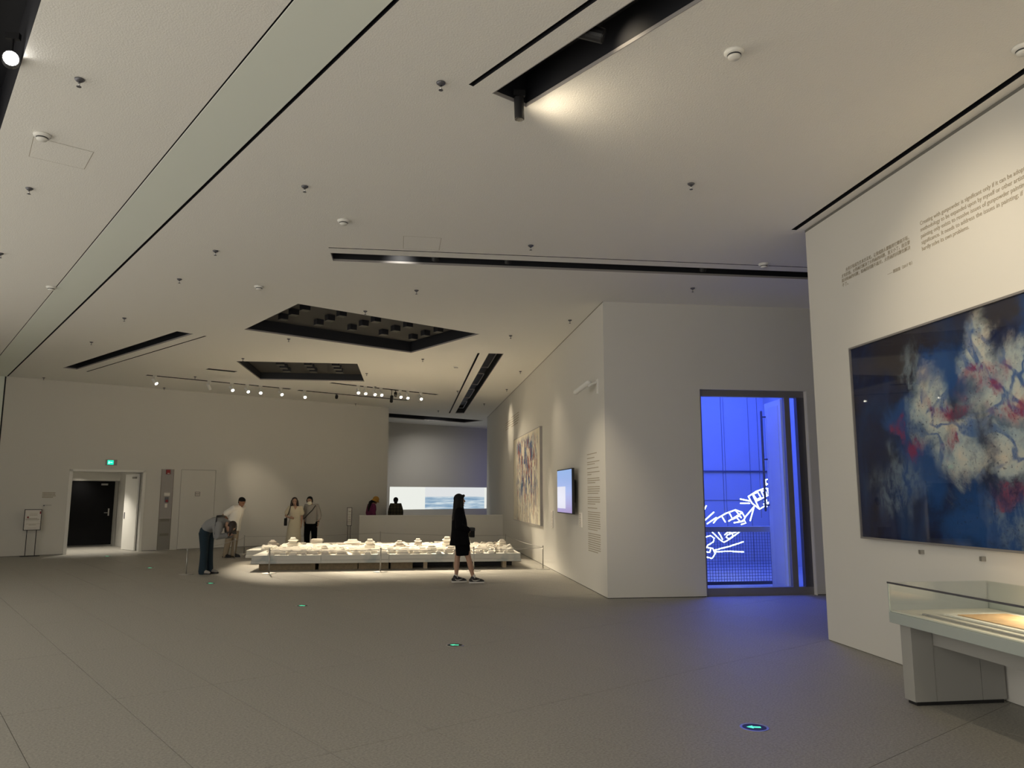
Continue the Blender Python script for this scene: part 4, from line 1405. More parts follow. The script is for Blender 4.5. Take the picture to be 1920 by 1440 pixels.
# broken fragments strewn over the right end
for i in range(190):
    x, y = (rnd.uniform(1.2, 2.5), rnd.uniform(18.35, 21.5)) if i < 80 else (rnd.uniform(-3.3, 1.3), rnd.uniform(18.32, 21.4))
    a = rnd.uniform(.03, .08) if i < 80 else rnd.uniform(.018, .045)
    o = MB().frustum(-a, a, -a * .6, a * .6, -a * .4, a * .5, a * rnd.uniform(.1, .6), a * .3).build('fragment', 'model_plaster', cm)
    o.location = (x, y, ZP + rnd.uniform(.02, .06))
    o.rotation_euler = (rnd.uniform(-.6, .6), rnd.uniform(-.6, .6), rnd.uniform(0, 3))
for x, y, z, sx, rz in ((2.38, 18.5, .05, .10, .3), (2.42, 18.7, .07, .09, 1.1), (2.30, 18.62, .10, .08, 2.0), (2.36, 18.9, .06, .11, .7), (2.40, 18.62, .13, .06, .2)):
    o = MB().frustum(-sx, sx, -sx * .6, sx * .6, -.05, .05, sx * .3, sx * .2).build('rubble', 'model_plaster', cm)
    o.location = (x, y, ZP + z)
    o.rotation_euler = (.3, -.4, rz)


# ------------------------------------------------------------------ people
def remesh(mb, voxel, smooth_it=6):
    me = mb.mesh('tmp')
    o = bpy.data.objects.new('tmp', me)
    COL.objects.link(o)
    r = o.modifiers.new('r', 'REMESH')
    r.mode = 'VOXEL'
    r.voxel_size = voxel
    s = o.modifiers.new('s', 'SMOOTH')
    s.factor = .5
    s.iterations = smooth_it
    dg = bpy.context.evaluated_depsgraph_get()
    out = bpy.data.meshes.new_from_object(o.evaluated_get(dg))
    bpy.data.objects.remove(o)
    out.polygons.foreach_set('use_smooth', [True] * len(out.polygons))
    return out


def part(name, mb, material, parent, voxel=.009, it=6):
    me = remesh(mb, voxel, it)
    me.materials.clear()
    me.materials.append(MATS[material])
    return link(name, me, parent)


def lerp(a, b, t):
    return Vector(a).lerp(Vector(b), t)


def torso_rings(mb, spine, lat, n=20, fwd_hint=(1, 0, 0)):
    """spine: list of (centre, half width, half depth)"""
    rs = []
    for i, (c, hw, hd) in enumerate(spine):
        a = Vector(spine[max(i - 1, 0)][0])
        b = Vector(spine[min(i + 1, len(spine) - 1)][0])
        t = (b - a).normalized()
        s = Vector(lat)
        s = (s - t * s.dot(t)).normalized()
        q = s.cross(t)
        ring = []
        for j in range(n):
            an = 2 * math.pi * j / n
            cx, cy = math.cos(an), math.sin(an)
            ex = 0.82
            px = math.copysign(abs(cx) ** ex, cx)
            py = math.copysign(abs(cy) ** ex, cy)
            ring.append(tuple(Vector(c) + s * px * hw + q * py * hd))
        rs.append(ring)
    mb.rings(rs)


def hand(mb, wrist, direc, palm_n, thumb_side, size=.9, curl=.5):
    """palm with four curled fingers and a thumb; palm_n: direction the palm faces"""
    wrist, d, pn, ts = Vector(wrist), Vector(direc).normalized(), Vector(palm_n).normalized(), Vector(thumb_side).normalized()
    L_ = .085 * size
    mb.tube([wrist - d * .01, wrist + d * L_ * .5, wrist + d * L_], [.024 * size, .036 * size, .034 * size], 12, flat=.45, side=ts)
    for i, (off, ln) in enumerate(((.027, .072), (.009, .080), (-.009, .074), (-.026, .058))):
        b = wrist + d * L_ * .95 + ts * off * size
        c1 = curl * .5
        p1 = b + (d * math.cos(c1) + pn * math.sin(c1)) * ln * size * .45
        c2 = curl * 1.2
        p2 = p1 + (d * math.cos(c2) + pn * math.sin(c2)) * ln * size * .32
        c3 = curl * 1.9
        p3 = p2 + (d * math.cos(c3) + pn * math.sin(c3)) * ln * size * .25
        mb.tube([b - d * .012, p1, p2, p3], [.0088, .0085, .008, .0072], 8)
    b = wrist + d * L_ * .3 + ts * .030 * size
    p1 = b + (ts * .65 + d * .75 + pn * .2).normalized() * .035 * size
    p2 = p1 + (d * .9 + ts * .25 + pn * .35).normalized() * .03 * size
    mb.tube([b - ts * .012, p1, p2], [.011, .010, .0085], 8)


def head_mesh(mb, c, f, up, s=1.0):
    c, f, up = Vector(c), Vector(f).normalized(), Vector(up).normalized()
    f = (f - up * f.dot(up)).normalized()
    l = up.cross(f)
    mb.ellipsoid(c + up * .025 * s - f * .008 * s, f * .093 * s, l * .076 * s, up * .090 * s, 20, 12)
    mb.ellipsoid(c - up * .045 * s + f * .022 * s, f * .062 * s, l * .055 * s, up * .068 * s, 16, 10)      # jaw
    mb.tube([c + f * .080 * s + up * .018 * s, c + f * .094 * s - up * .008 * s, c + f * .098 * s - up * .022 * s], [.009 * s, .012 * s, .013 * s], 8)   # nose
    mb.ellipsoid(c + f * .074 * s - up * .058 * s, f * .012 * s, l * .024 * s, up * .010 * s, 10, 6)       # lips
    mb.ellipsoid(c + f * .068 * s - up * .098 * s, f * .016 * s, l * .020 * s, up * .014 * s, 10, 6)       # chin
    for sg in (-1, 1):
        mb.ellipsoid(c + l * sg * .076 * s - f * .008 * s - up * .005 * s, f * .020 * s, l * .010 * s, up * .032 * s, 10, 6)   # ears
        mb.ellipsoid(c + f * .074 * s + l * sg * .030 * s + up * .030 * s, f * .012 * s, l * .024 * s, up * .008 * s, 10, 6)   # brow
    return f, l, up


def face_parts(root, c, f, up, s=1.0):
    c, f, up = Vector(c), Vector(f).normalized(), Vector(up).normalized()
    f = (f - up * f.dot(up)).normalized()
    l = up.cross(f)
    for sg in (-1, 1):
        e = c + f * .078 * s + l * sg * .030 * s + up * .010 * s
        MB().ellipsoid(e, f * .009 * s, l * .014 * s, up * .007 * s, 10, 6).build('eye', 'eye', root, True)
    m = c + f * .084 * s - up * .058 * s
    MB().ellipsoid(m, f * .006 * s, l * .023 * s, up * .006 * s, 10, 6).build('mouth', 'lips', root, True)


def body(root, J, skin, head_s=1.0, girth=1.0):
    """one continuous body from joints J (local frame: +x forward, +y left)"""
    mb = MB()
    lat = J.get('lat', Vector((0, 1, 0)))
    pel, wai, che, nek = [Vector(J[k]) for k in ('pelvis', 'waist', 'chest', 'neck')]
    g_ = girth
    torso_rings(mb, [(pel + (pel - wai).normalized() * .10, .10 * g_, .08 * g_), (pel, .155 * g_, .105 * g_), (wai, .125 * g_, .09 * g_), (che, .150 * g_, .105 * g_), (lerp(che, nek, .62), .145 * g_, .085 * g_), (lerp(che, nek, .92), .075 * g_, .06 * g_), (nek, .055, .052)], lat)
    hc = Vector(J['head'])
    hf, hu = Vector(J['head_f']), Vector(J['head_up'])
    mb.tube([lerp(che, nek, .9), nek, hc - hu * .06 * head_s - hf * .015], [.056, .050, .048], 12)
    head_mesh(mb, hc, hf, hu, head_s)
    for sd in ('l', 'r'):
        sh, el, wr = [Vector(J[k + sd]) for k in ('sh_', 'el_', 'wr_')]
        mb.tube([lerp(che, nek, .6), sh, lerp(sh, el, .45), el, lerp(el, wr, .3), wr], [.06 * g_, .052 * g_, .045 * g_, .036, .037, .025], 12)
        hd, pn, ts = J['hand_' + sd]
        hand(mb, wr, hd, pn, ts, J.get('hand_size', .95), J.get('curl', .5))
        hp, kn, an = [Vector(J[k + sd]) for k in ('hip_', 'kn_', 'an_')]
        mb.tube([hp, lerp(hp, kn, .5), kn, lerp(kn, an, .35), lerp(kn, an, .8), an], [.085 * g_, .072 * g_, .052, .053, .035, .034], 14)
        ft = Vector(J['foot_' + sd]).normalized()
        mb.tube([an - ft * .035 - Vector((0, 0, .035)), an + ft * .05 - Vector((0, 0, .040)), an + ft * .14 - Vector((0, 0, .052))], [.034, .038, .030], 12, flat=.65, side=ft.cross(Vector((0, 0, 1))))
    b = part('body', mb, skin, root, .0065, 4)
    return b


def shoes(root, J, material, sole='sole', bulk=1.0, mark=False):
    for sd in ('l', 'r'):
        an = Vector(J['an_' + sd])
        ft = Vector(J['foot_' + sd]).normalized()
        sdv = ft.cross(Vector((0, 0, 1)))
        g0 = Vector((an.x, an.y, an.z - .08))
        mb = MB()
        mb.tube([g0 - ft * .045 + Vector((0, 0, .055)), g0 + ft * .06 + Vector((0, 0, .052)), g0 + ft * .15 + Vector((0, 0, .040)), g0 + ft * .175 + Vector((0, 0, .034))], [.043 * bulk, .046 * bulk, .044 * bulk, .034 * bulk], 14, flat=.8, side=sdv)
        mb.tube([g0 - ft * .02 + Vector((0, 0, .06)), g0 - ft * .01 + Vector((0, 0, .105))], [.045 * bulk, .042 * bulk], 12)
        mb.tube([g0 + ft * .03 + Vector((0, 0, .075)), g0 + ft * .10 + Vector((0, 0, .058))], [.035 * bulk, .030 * bulk], 12)
        sh = part('shoe', mb, material, root, .008, 3)
        ring = []
        so = MB()
        prof = [(-.09, .024), (-.075, .038), (0, .043), (.08, .046), (.15, .044), (.20, .030), (.215, .012)]
        outl = [(t, w_) for t, w_ in prof] + [(t, -w_) for t, w_ in prof[::-1]]
        z1 = .026 * bulk
        so.rings([[tuple(g0 + ft * t + sdv * w_ * bulk + Vector((0, 0, z))) for t, w_ in outl] for z in (0.001, z1)])
        so.build('sole', sole, sh)
        if mark:
            for sg in (-1, 1):
                pts = [g0 + ft * t + sdv * sg * (.045 * bulk - o_) + Vector((0, 0, z)) for t, z, o_ in ((-.03, .068, .001), (.0, .048, -.002), (.04, .046, -.002), (.09, .058, .002), (.12, .066, .008))]
                MB().tube(pts, [.003, .008, .009, .005, .002], 8).build('side_mark', 'sole', sh)


def std_joints(h=1.65, stance=.09, stride=0.0):
    k = h / 1.65
    J = dict(pelvis=(0, 0, .90 * k), waist=(0, 0, 1.04 * k), chest=(-.005, 0, 1.22 * k), neck=(-.012, 0, 1.40 * k), head=(.012, 0, 1.535 * k), head_f=Vector((1, 0, 0)), head_up=Vector((0, 0, 1)))
    for sd, sg in (('l', 1), ('r', -1)):
        J['sh_' + sd] = (-.01, sg * .165 * k, 1.345 * k)
        J['el_' + sd] = (-.03, sg * .215 * k, 1.08 * k)
        J['wr_' + sd] = (.02, sg * .225 * k, .85 * k)
        J['hand_' + sd] = (Vector((.12, 0, -1)), Vector((.2, -sg, 0)), Vector((1, 0, .1)))
        J['hip_' + sd] = (0, sg * .085, .86 * k)
        J['kn_' + sd] = (.015, sg * (.085 + stance * .3), .46 * k)
        J['an_' + sd] = (-.01, sg * (stance), .085)
        J['foot_' + sd] = Vector((1, sg * .15, 0))
    return J


def trouser(root, J, material, rads=(.105, .09, .075, .068, .066), waist_z=None, hem=.0, waist=(.165, .12)):
    mb = MB()
    pel, wai = Vector(J['pelvis']), Vector(J['waist'])
    lat = J.get('lat', Vector((0, 1, 0)))
    dn = (pel - wai).normalized()
    torso_rings(mb, [(pel + dn * .11, .11, .09), (pel + dn * .03, waist[0] * 1.02, waist[1]), (lerp(pel, wai, .35), waist[0], waist[1] * .95), (lerp(pel, wai, .75), waist[0] * .88, waist[1] * .9)], lat)
    for sd in ('l', 'r'):
        hp, kn, an = [Vector(J[k + sd]) for k in ('hip_', 'kn_', 'an_')]
        end = lerp(kn, an, 1.0) + Vector((0, 0, hem))
        mb.tube([hp, lerp(hp, kn, .5), kn, lerp(kn, end, .5), end], list(rads), 16)
    return part('trousers', mb, material, root, .009, 6)


def sleeve(mb, J, sd, upto, r0, r1, r2=None):
    """upto: 0..1 upper arm, 1..2 forearm"""
    sh, el, wr = [Vector(J[k + sd]) for k in ('sh_', 'el_', 'wr_')]
    che, nek = Vector(J['chest']), Vector(J['neck'])
    st = lerp(che, nek, .58)
    if upto <= 1:
        mb.tube([st, sh, lerp(sh, el, upto)], [r0 * 1.08, r0, r1], 14)
    else:
        mb.tube([st, sh, lerp(sh, el, .5), el, lerp(el, wr, upto - 1)], [r0 * 1.08, r0, (r0 + r1) / 2, r1, r2 or r1 * .85], 14)


# --- woman in black -------------------------------------------------------
def woman_black():
    root = thing('person', 'long-haired woman in black coat and skirt standing before the model', 'person', (1.10, 15.11, 0), R(-7.5 + 12))
    J = std_joints(1.68)
    J['pelvis'] = (-.08, 0, .93); J['waist'] = (-.11, 0, 1.07); J['chest'] = (-.145, 0, 1.25); J['neck'] = (-.15, 0, 1.43)
    J['head'] = (-.125, 0, 1.575); J['head_f'] = Vector((1, -.05, .06)); J['head_up'] = Vector((-.05, 0, 1))
    for sd, sg in (('l', 1), ('r', -1)):
        J['sh_' + sd] = (-.15, sg * .165, 1.375)
        J['hip_' + sd] = (-.08, sg * .085, .88)
    J['el_r'] = (-.17, -.21, 1.10); J['wr_r'] = (.03, -.12, 1.00); J['hand_r'] = (Vector((1, .3, 0)), Vector((0, .6, -.3)), Vector((0, .3, 1)))
    J['el_l'] = (-.18, .21, 1.10); J['wr_l'] = (.02, .14, .98); J['hand_l'] = (Vector((1, -.3, 0)), Vector((0, -.6, -.3)), Vector((0, -.3, 1)))
    J['curl'] = 1.1
    J['kn_r'] = (.045, -.09, .47); J['an_r'] = (.14, -.10, .095); J['foot_r'] = Vector((1, -.12, 0))
    J['kn_l'] = (-.15, .09, .48); J['an_l'] = (-.17, .10, .095); J['foot_l'] = Vector((1, .05, 0))
    body(root, J, 'skin')
    face_parts(root, J['head'], J['head_f'], J['head_up'])
    mb = MB()
    torso_rings(mb, [((-.115, 0, .73), .225, .205), ((-.12, 0, .85), .215, .175), ((-.125, 0, 1.02), .20, .155), ((-.135, 0, 1.20), .195, .14), ((-.145, 0, 1.34), .185, .11), ((-.15, 0, 1.42), .10, .08), ((-.15, 0, 1.455), .065, .065)], (0, 1, 0))
    for sd in ('l', 'r'):
        sleeve(mb, J, sd, 1.85, .085, .080, .070)
    part('coat', mb, 'black_soft', root, .009, 8)
    mb = MB()
    torso_rings(mb, [((-.05, 0, .535), .175, .135), ((-.06, 0, .66), .185, .14), ((-.08, 0, .85), .18, .14), ((-.10, 0, 1.02), .14, .11)], (0, 1, 0))
    part('skirt', mb, 'black_soft', root)
    # hair: cap and long fall to the chest
    hc = Vector(J['head'])
    mb = MB()
    mb.ellipsoid(hc + Vector((-.022, 0, .035)), (.104, 0, 0), (0, .092, 0), (0, 0, .104), 20, 12)
    torso_rings(mb, [(hc + Vector((-.10, 0, -.50)), .13, .045), (hc + Vector((-.085, 0, -.34)), .14, .065), (hc + Vector((-.06, 0, -.20)), .12, .075), (hc + Vector((-.045, 0, -.06)), .098, .082), (hc + Vector((-.03, 0, .05)), .09, .085)], (0, 1, 0))
    for sg in (-1, 1):
        mb.tube([hc + Vector((.035, sg * .080, .03)), hc + Vector((.03, sg * .086, -.10)), hc + Vector((.055, sg * .10, -.24)), hc + Vector((.07, sg * .09, -.36))], [.022, .03, .034, .02], 10)
    mb.tube([hc + Vector((.05, -.06, .085)), hc + Vector((.075, 0, .095)), hc + Vector((.05, .06, .085))], .028, 10)
    part('hair', mb, 'hair', root, .008, 4)
    for sd in ('l', 'r'):
        an = Vector(J['an_' + sd])
        MB().tube([an + Vector((0, 0, -.01)), an + Vector((0, 0, .055))], [.043, .040], 12).build('sock', 'sole', root, True)
    shoes(root, J, 'black', 'sole', 1.12, True)
    bg_ = thing('handbag', 'small black handbag held in front of the woman in black', 'bag', root.matrix_basis @ Vector((.10, 0, .955)), R(4.5))
    MB().box(-.035, .055, -.13, .13, -.08, .10).build('bag_body', 'bag', bg_, bevel=.012)
    MB().box(-.04, .06, -.135, .135, .04, .105).build('bag_flap', 'black', bg_, bevel=.01)
    return root


# --- bending visitor ------------------------------------------------------
def person_bending():
    root = thing('person', 'person in grey shirt and dark jeans bending over to photograph the model', 'person', (-4.33, 17.66, 0), R(-20))
    J = std_joints(1.62)
    J['pelvis'] = (-.03, 0, .92); J['waist'] = (.07, 0, 1.05); J['chest'] = (.24, 0, 1.11); J['neck'] = (.43, 0, 1.07)
    J['head'] = (.545, 0, .995); J['head_f'] = Vector((.35, 0, -1)); J['head_up'] = Vector((1, 0, .25))
    for sd, sg in (('l', 1), ('r', -1)):
        J['sh_' + sd] = (.37, sg * .165, 1.06)
        J['el_' + sd] = (.38, sg * .20, .80)
        J['wr_' + sd] = (.52, sg * .06, .83)
        J['hand_' + sd] = (Vector((.8, -sg * .3, .35)), Vector((.2, -sg, 0)), Vector((-.3, 0, 1)))
        J['hip_' + sd] = (-.03, sg * .09, .87)
        J['kn_' + sd] = (-.005, sg * .095, .47)
        J['an_' + sd] = (.0, sg * .11, .085)
        J['foot_' + sd] = Vector((1, sg * .15, 0))
    J['curl'] = .9
    body(root, J, 'skin')
    face_parts(root, J['head'], J['head_f'], J['head_up'])
    mb = MB()
    torso_rings(mb, [((-.02, 0, .955), .175, .125), ((.06, 0, 1.03), .175, .135), ((.17, 0, 1.075), .185, .14), ((.30, 0, 1.085), .19, .13), ((.39, 0, 1.075), .15, .10), ((.43, 0, 1.06), .075, .07)], (0, 1, 0))
    for sd in ('l', 'r'):
        sleeve(mb, J, sd, 1.75, .085, .085, .062)
    mb.tube([(.25, -.10, 1.0), (.27, -.12, .80)], [.10, .07], 12, flat=.6)
    part('shirt', mb, 'grey_shirt', root)
    trouser(root, J, 'jeans', (.115, .095, .080, .082, .092), hem=-.03)
    mb = MB()
    hc = Vector(J['head'])
    mb.ellipsoid(hc + Vector((.035, 0, .04)), (.095, 0, .03), (0, .09, 0), (-.02, 0, .095), 18, 10)
    for sg in (-1, 1):
        mb.tube([hc + Vector((.06, sg * .065, .02)), hc + Vector((.05, sg * .075, -.10)), hc + Vector((.02, sg * .06, -.17))], [.045, .04, .015], 10)
    part('hair', mb, 'hair_brown', root, .008, 4)
    mb = MB().tube([(.30, -.16, 1.23), (.32, 0, 1.235), (.33, .10, 1.22)], .010, 8, flat=2.2)
    mb.tube([(.30, -.16, 1.23), (.315, -.215, 1.05), (.30, -.20, .86)], .012, 8)
    mb.build('bag_strap', 'black', root, True)
    shoes(root, J, 'grey_shirt_warm', 'black')
    ph = thing('phone', 'phone with lit screen held out by the bending visitor', 'phone', root.matrix_basis @ Vector((.63, 0, .89)), R(-20))
    ph.rotation_euler = (0, R(-25), R(-20))
    MB().box(-.005, .005, -.075, .075, -.045, .045).build('case', 'black', ph, bevel=.004)
    MB().box(-.0065, -.005, -.07, .07, -.04, .04).build('screen', 'phone_screen', ph)
    return root


# --- man in white shirt ----------------------------------------------------
def man_white():
    root = thing('person', 'man in white shirt and khaki trousers leaning forward behind the bending visitor', 'person', (-4.83, 22.2, 0), R(-28))
    J = std_joints(1.70)
    J['pelvis'] = (.06, 0, .93); J['waist'] = (.11, 0, 1.06); J['chest'] = (.18, 0, 1.23); J['neck'] = (.245, 0, 1.385)
    J['head'] = (.31, 0, 1.49); J['head_f'] = Vector((1, -.1, -.45)); J['head_up'] = Vector((.45, 0, 1))
    for sd, sg in (('l', 1), ('r', -1)):
        J['sh_' + sd] = (.21, sg * .18, 1.34)
        J['hip_' + sd] = (.05, sg * .09, .88)
        J['kn_' + sd] = (.03 + sg * .03, sg * .095, .47)
        J['an_' + sd] = (-.03 + sg * .05, sg * .10, .085)
        J['foot_' + sd] = Vector((1, sg * .12, 0))
    J['el_r'] = (-.06, -.27, 1.15); J['wr_r'] = (-.05, -.08, 1.0); J['hand_r'] = (Vector((.1, 1, -.1)), Vector((-1, 0, 0)), Vector((0, 0, 1)))
    J['el_l'] = (-.02, .27, 1.13); J['wr_l'] = (-.06, .05, .98); J['hand_l'] = (Vector((-.1, -1, 0)), Vector((-1, 0, 0)), Vector((0, 0, 1)))
    body(root, J, 'skin_tan', 1.03, 1.05)
    face_parts(root, J['head'], J['head_f'], J['head_up'], 1.03)
    mb = MB()
    torso_rings(mb, [((.06, 0, .72), .205, .145), ((.07, 0, .88), .20, .14), ((.11, 0, 1.05), .19, .135), ((.165, 0, 1.22), .20, .14), ((.21, 0, 1.33), .18, .105), ((.24, 0, 1.39), .085, .075)], (0, 1, 0))
    for sd in ('l', 'r'):
        sleeve(mb, J, sd, .78, .080, .075)
    sh = part('shirt', mb, 'white_shirt', root)
    MB().box(.245, .262, -.13, -.06, 1.16, 1.25).build('pocket', 'white_shirt', sh)
    MB().tube([(.285, .0, 1.36), (.305, 0, 1.2), (.245, 0, 1.0), (.215, 0, .74)], .010, 6).build('placket', 'white_shirt', sh)
    mb = MB()
    for sg in (-1, 1):
        mb.tube([(.19, sg * .03, 1.42), (.245, sg * .07, 1.41), (.295, sg * .035, 1.37)], .014, 8)
    mb.build('collar', 'white_shirt', sh, True)
    trouser(root, J, 'khaki', (.11, .10, .085, .075, .07), hem=-.03)
    hc = Vector(J['head'])
    mb = MB()
    u_ = Vector(J['head_up']).normalized()
    f_ = Vector((1, 0, -.45)).normalized()
    mb.ellipsoid(hc + u_ * .055 - f_ * .022, f_ * .105, (0, .088, 0), u_ * .080, 18, 10)
    mb.tube([hc - f_ * .07 + u_ * .02, hc - f_ * .075 - u_ * .04], [.06, .04], 10)
    part('hair', mb, 'hair', root, .008, 4)
    shoes(root, J, 'black', 'black')
    return root


# --- woman in cream dress ---------------------------------------------------
def woman_dress():
    root = thing('person', 'woman in long cream dress with black shoulder bag standing behind the model', 'person', (-3.40, 24.0, 0), R(-82))
    J = std_joints(1.60)
    J['head'] = (.01, -.03, 1.49); J['head_f'] = Vector((1, .12, -.05)); J['head_up'] = Vector((0, -.06, 1))
    J['neck'] = (-.01, -.01, 1.36)
    J['el_r'] = (-.03, -.27, 1.07); J['wr_r'] = (.16, -.16, 1.02); J['hand_r'] = (Vector((.5, .85, -.1)), Vector((-.7, .3, -.3)), Vector((0, .1, 1)))
    J['el_l'] = (-.03, .20, 1.05); J['wr_l'] = (.03, .19, .82); J['hand_l'] = (Vector((.1, .0, -1)), Vector((.2, -1, 0)), Vector((1, 0, .1)))
    body(root, J, 'skin')
    face_parts(root, J['head'], J['head_f'], J['head_up'])
    mb = MB()
    torso_rings(mb, [((0, -.02, .10), .235, .20), ((0, -.02, .35), .225, .185), ((0, -.015, .60), .20, .165), ((0, 0, .85), .185, .14), ((0, 0, 1.0), .15, .115), ((0, 0, 1.18), .175, .13), ((-.005, 0, 1.30), .165, .095), ((-.01, 0, 1.345), .10, .07)], (0, 1, 0))
    for sd in ('l', 'r'):
        sleeve(mb, J, sd, .62, .075, .085)
    dr = part('dress', mb, 'cream', root)
    MB().add([(.092, -.055, 1.355), (.092, .055, 1.355), (.128, 0, 1.245), (.06, -.055, 1.355), (.06, .055, 1.355), (.10, 0, 1.245)], [(0, 1, 2), (3, 5, 4), (0, 3, 4, 1), (1, 4, 5, 2), (2, 5, 3, 0)]).build('neckline', 'skin', dr)
    hc = Vector(J['head'])
    mb = MB()
    mb.ellipsoid(hc + Vector((-.025, 0, .045)), (.095, 0, 0), (0, .092, 0), (0, 0, .092), 18, 10)
    for sg in (-1, 1):
        mb.tube([hc + Vector((.01, sg * .078, .03)), hc + Vector((-.01, sg * .09, -.09)), hc + Vector((.0, sg * .11, -.19))], [.03, .036, .02], 10)
    mb.tube([hc + Vector((-.06, 0, .02)), hc + Vector((-.08, 0, -.18))], [.08, .06], 12)
    part('hair', mb, 'hair_brown', root, .008, 4)
    shoes(root, J, 'cream', 'sole')
    bg_ = thing('shoulder_bag', 'black shoulder bag with long strap on the woman in cream', 'bag', root.matrix_basis @ Vector((.03, -.265, .90)), R(-82))
    MB().box(-.075, .075, -.045, .045, -.12, .10).build('bag_body', 'bag', bg_, bevel=.015)
    MB().tube([(.0, .01, .10), (.05, .08, .26), (.065, .115, .40), (.01, .125, .485), (-.07, .10, .40), (-.05, .02, .10)], .010, 8).build('strap', 'bag', bg_, True)
    return root


# --- man with mask ----------------------------------------------------------
def man_mask():
    root = thing('person', 'visitor in grey shirt, pale face mask and black trousers beside the woman in cream', 'person', (-2.96, 24.3, 0), R(-92))
    J = std_joints(1.66)
    J['head'] = (.045, -.055, 1.505); J['head_f'] = Vector((1, -.15, -.12)); J['head_up'] = Vector((.1, -.16, 1))
    J['neck'] = (0, -.015, 1.39)
    J['el_l'] = (-.03, .235, 1.07); J['wr_l'] = (.03, .22, .86)
    J['el_r'] = (-.05, -.20, 1.08); J['wr_r'] = (-.02, -.20, .85)
    body(root, J, 'skin')
    face_parts(root, J['head'], J['head_f'], J['head_up'])
    mb = MB()
    torso_rings(mb, [((0, 0, .82), .185, .13), ((0, 0, .95), .18, .125), ((0, 0, 1.1), .175, .125), ((0, 0, 1.24), .185, .13), ((-.005, 0, 1.35), .165, .095), ((-.005, 0, 1.40), .08, .07)], (0, 1, 0))
    for sd in ('l', 'r'):
        sleeve(mb, J, sd, 1.45, .078, .072, .06)
    sh = part('shirt', mb, 'grey_shirt_warm', root)
    trouser(root, J, 'black_soft', (.11, .10, .088, .082, .08), hem=-.03)
    hc = Vector(J['head'])
    u_ = Vector(J['head_up']).normalized()
    f_ = (Vector(J['head_f']) - u_ * Vector(J['head_f']).dot(u_)).normalized()
    l_ = u_.cross(f_)
    mb = MB()
    mb.ellipsoid(hc + u_ * .060 - f_ * .030, f_ * .098, l_ * .090, u_ * .082, 18, 10)
    for sg in (-1, 1):
        mb.tube([hc + l_ * sg * .075 + u_ * .04, hc + l_ * sg * .08 - u_ * .03], [.03, .02], 10)
    mb.tube([hc - f_ * .06 + u_ * .02, hc - f_ * .07 - u_ * .08], [.07, .05], 10)
    part('hair', mb, 'hair', root, .008, 4)
    mb = MB()
    mb.ellipsoid(hc + f_ * .052 - u_ * .055, f_ * .070, l_ * .072, u_ * .062, 16, 10)
    MB_ = part('face_mask', mb, 'mask', root, .008, 2)
    MB().tube([(.10, .13, 1.37), (.14, .05, 1.24), (.14, -.10, 1.08), (.09, -.19, .98)], .014, 8).build('chest_strap', 'black', root, True)
    wr = Vector(J['wr_l'])
    MB().tube([wr + Vector((-.005, 0, .045)), wr + Vector((-.002, 0, .020))], .034, 12, rounded=False).build('watch', 'black', root, True)
    shoes(root, J, 'black', 'black')
    return root


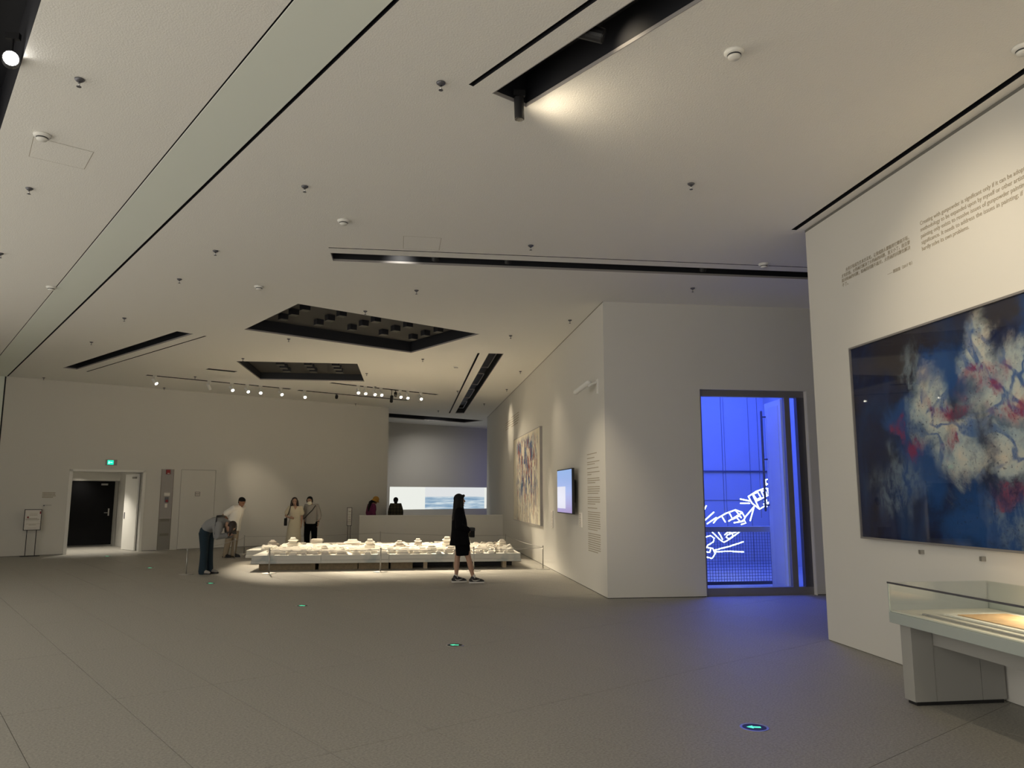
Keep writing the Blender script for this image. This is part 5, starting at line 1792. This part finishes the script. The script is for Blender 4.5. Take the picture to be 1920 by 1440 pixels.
# --- visitor with yellow hat -------------------------------------------------
def woman_hat():
    root = thing('person', 'visitor in purple top and yellow hat behind the low wall', 'person', (-1.33, 28.0, 0), R(35))
    J = std_joints(1.62)
    J['chest'] = (.03, 0, 1.20); J['neck'] = (.07, 0, 1.375); J['head'] = (.14, -.03, 1.49)
    J['head_f'] = Vector((1, -.2, -.2)); J['head_up'] = Vector((.3, -.25, 1))
    body(root, J, 'skin_tan')
    face_parts(root, J['head'], J['head_f'], J['head_up'])
    mb = MB()
    torso_rings(mb, [((0, 0, .80), .185, .135), ((0, 0, .95), .175, .13), ((.01, 0, 1.08), .165, .12), ((.03, 0, 1.2), .17, .125), ((.055, 0, 1.32), .145, .09), ((.07, 0, 1.38), .075, .065)], (0, 1, 0))
    for sd in ('l', 'r'):
        sleeve(mb, J, sd, 1.6, .070, .066, .055)
    part('top', mb, 'purple', root)
    trouser(root, J, 'black_soft')
    hc = Vector(J['head'])
    u_ = Vector(J['head_up']).normalized()
    f_ = (Vector(J['head_f']) - u_ * Vector(J['head_f']).dot(u_)).normalized()
    l_ = u_.cross(f_)
    mb = MB()
    mb.ellipsoid(hc + u_ * .0 - f_ * .03, f_ * .085, l_ * .085, u_ * .095, 16, 10)
    mb.tube([hc - f_ * .08 - u_ * .03, hc - f_ * .16 - u_ * .12, Vector((-.10, .02, 1.22)), Vector((-.11, .02, 1.12))], [.06, .06, .05, .02], 10)
    part('hair', mb, 'hair', root, .008, 4)
    hat = thing('bucket_hat', 'yellow soft hat on the visitor in the purple top', 'hat', root.location, R(35))
    mb = MB()
    mb.ellipsoid(hc + u_ * .055 - f_ * .005, f_ * .115, l_ * .108, u_ * .105, 20, 12)
    rs = []
    for t, rr in ((-.005, .112), (-.045, .140), (-.055, .138), (-.01, .108)):
        rs.append([tuple(hc + u_ * (t + .03) + f_ * math.cos(a * math.pi / 12) * rr * 1.05 + l_ * math.sin(a * math.pi / 12) * rr) for a in range(24)])
    mb2 = MB().rings(rs + [rs[0]], cap=False)
    part('crown', mb, 'yellow', hat, .009, 3)
    mb2.build('brim', 'yellow', hat, True)
    shoes(root, J, 'black', 'sole')
    return root


# --- visitor in plaid shirt seen from behind -----------------------------------
def man_plaid():
    root = thing('person', 'dark-haired visitor in plaid shirt seen from behind, facing the projection', 'person', (-.50, 29.0, 0), R(92))
    J = std_joints(1.62)
    J['head_f'] = Vector((1, 0, -.1)); J['head'] = (.015, 0, 1.475)
    body(root, J, 'skin_tan')
    face_parts(root, J['head'], J['head_f'], J['head_up'])
    mb = MB()
    torso_rings(mb, [((0, 0, .78), .20, .145), ((0, 0, .95), .195, .14), ((0, 0, 1.1), .19, .135), ((0, 0, 1.24), .195, .135), ((-.005, 0, 1.33), .17, .10), ((-.008, 0, 1.385), .08, .07)], (0, 1, 0))
    for sd in ('l', 'r'):
        sleeve(mb, J, sd, 1.8, .082, .075, .06)
    part('shirt', mb, 'plaid', root)
    trouser(root, J, 'jeans')
    hc = Vector(J['head'])
    mb = MB()
    mb.ellipsoid(hc + Vector((-.02, 0, .04)), (.100, 0, 0), (0, .092, 0), (0, 0, .098), 18, 10)
    mb.tube([hc + Vector((-.055, 0, .02)), hc + Vector((-.06, 0, -.07))], [.078, .06], 12)
    part('hair', mb, 'hair', root, .008, 4)
    shoes(root, J, 'black', 'sole')
    return root


for fn in (woman_black, person_bending, man_white, woman_dress, man_mask, woman_hat, man_plaid):
    fn()
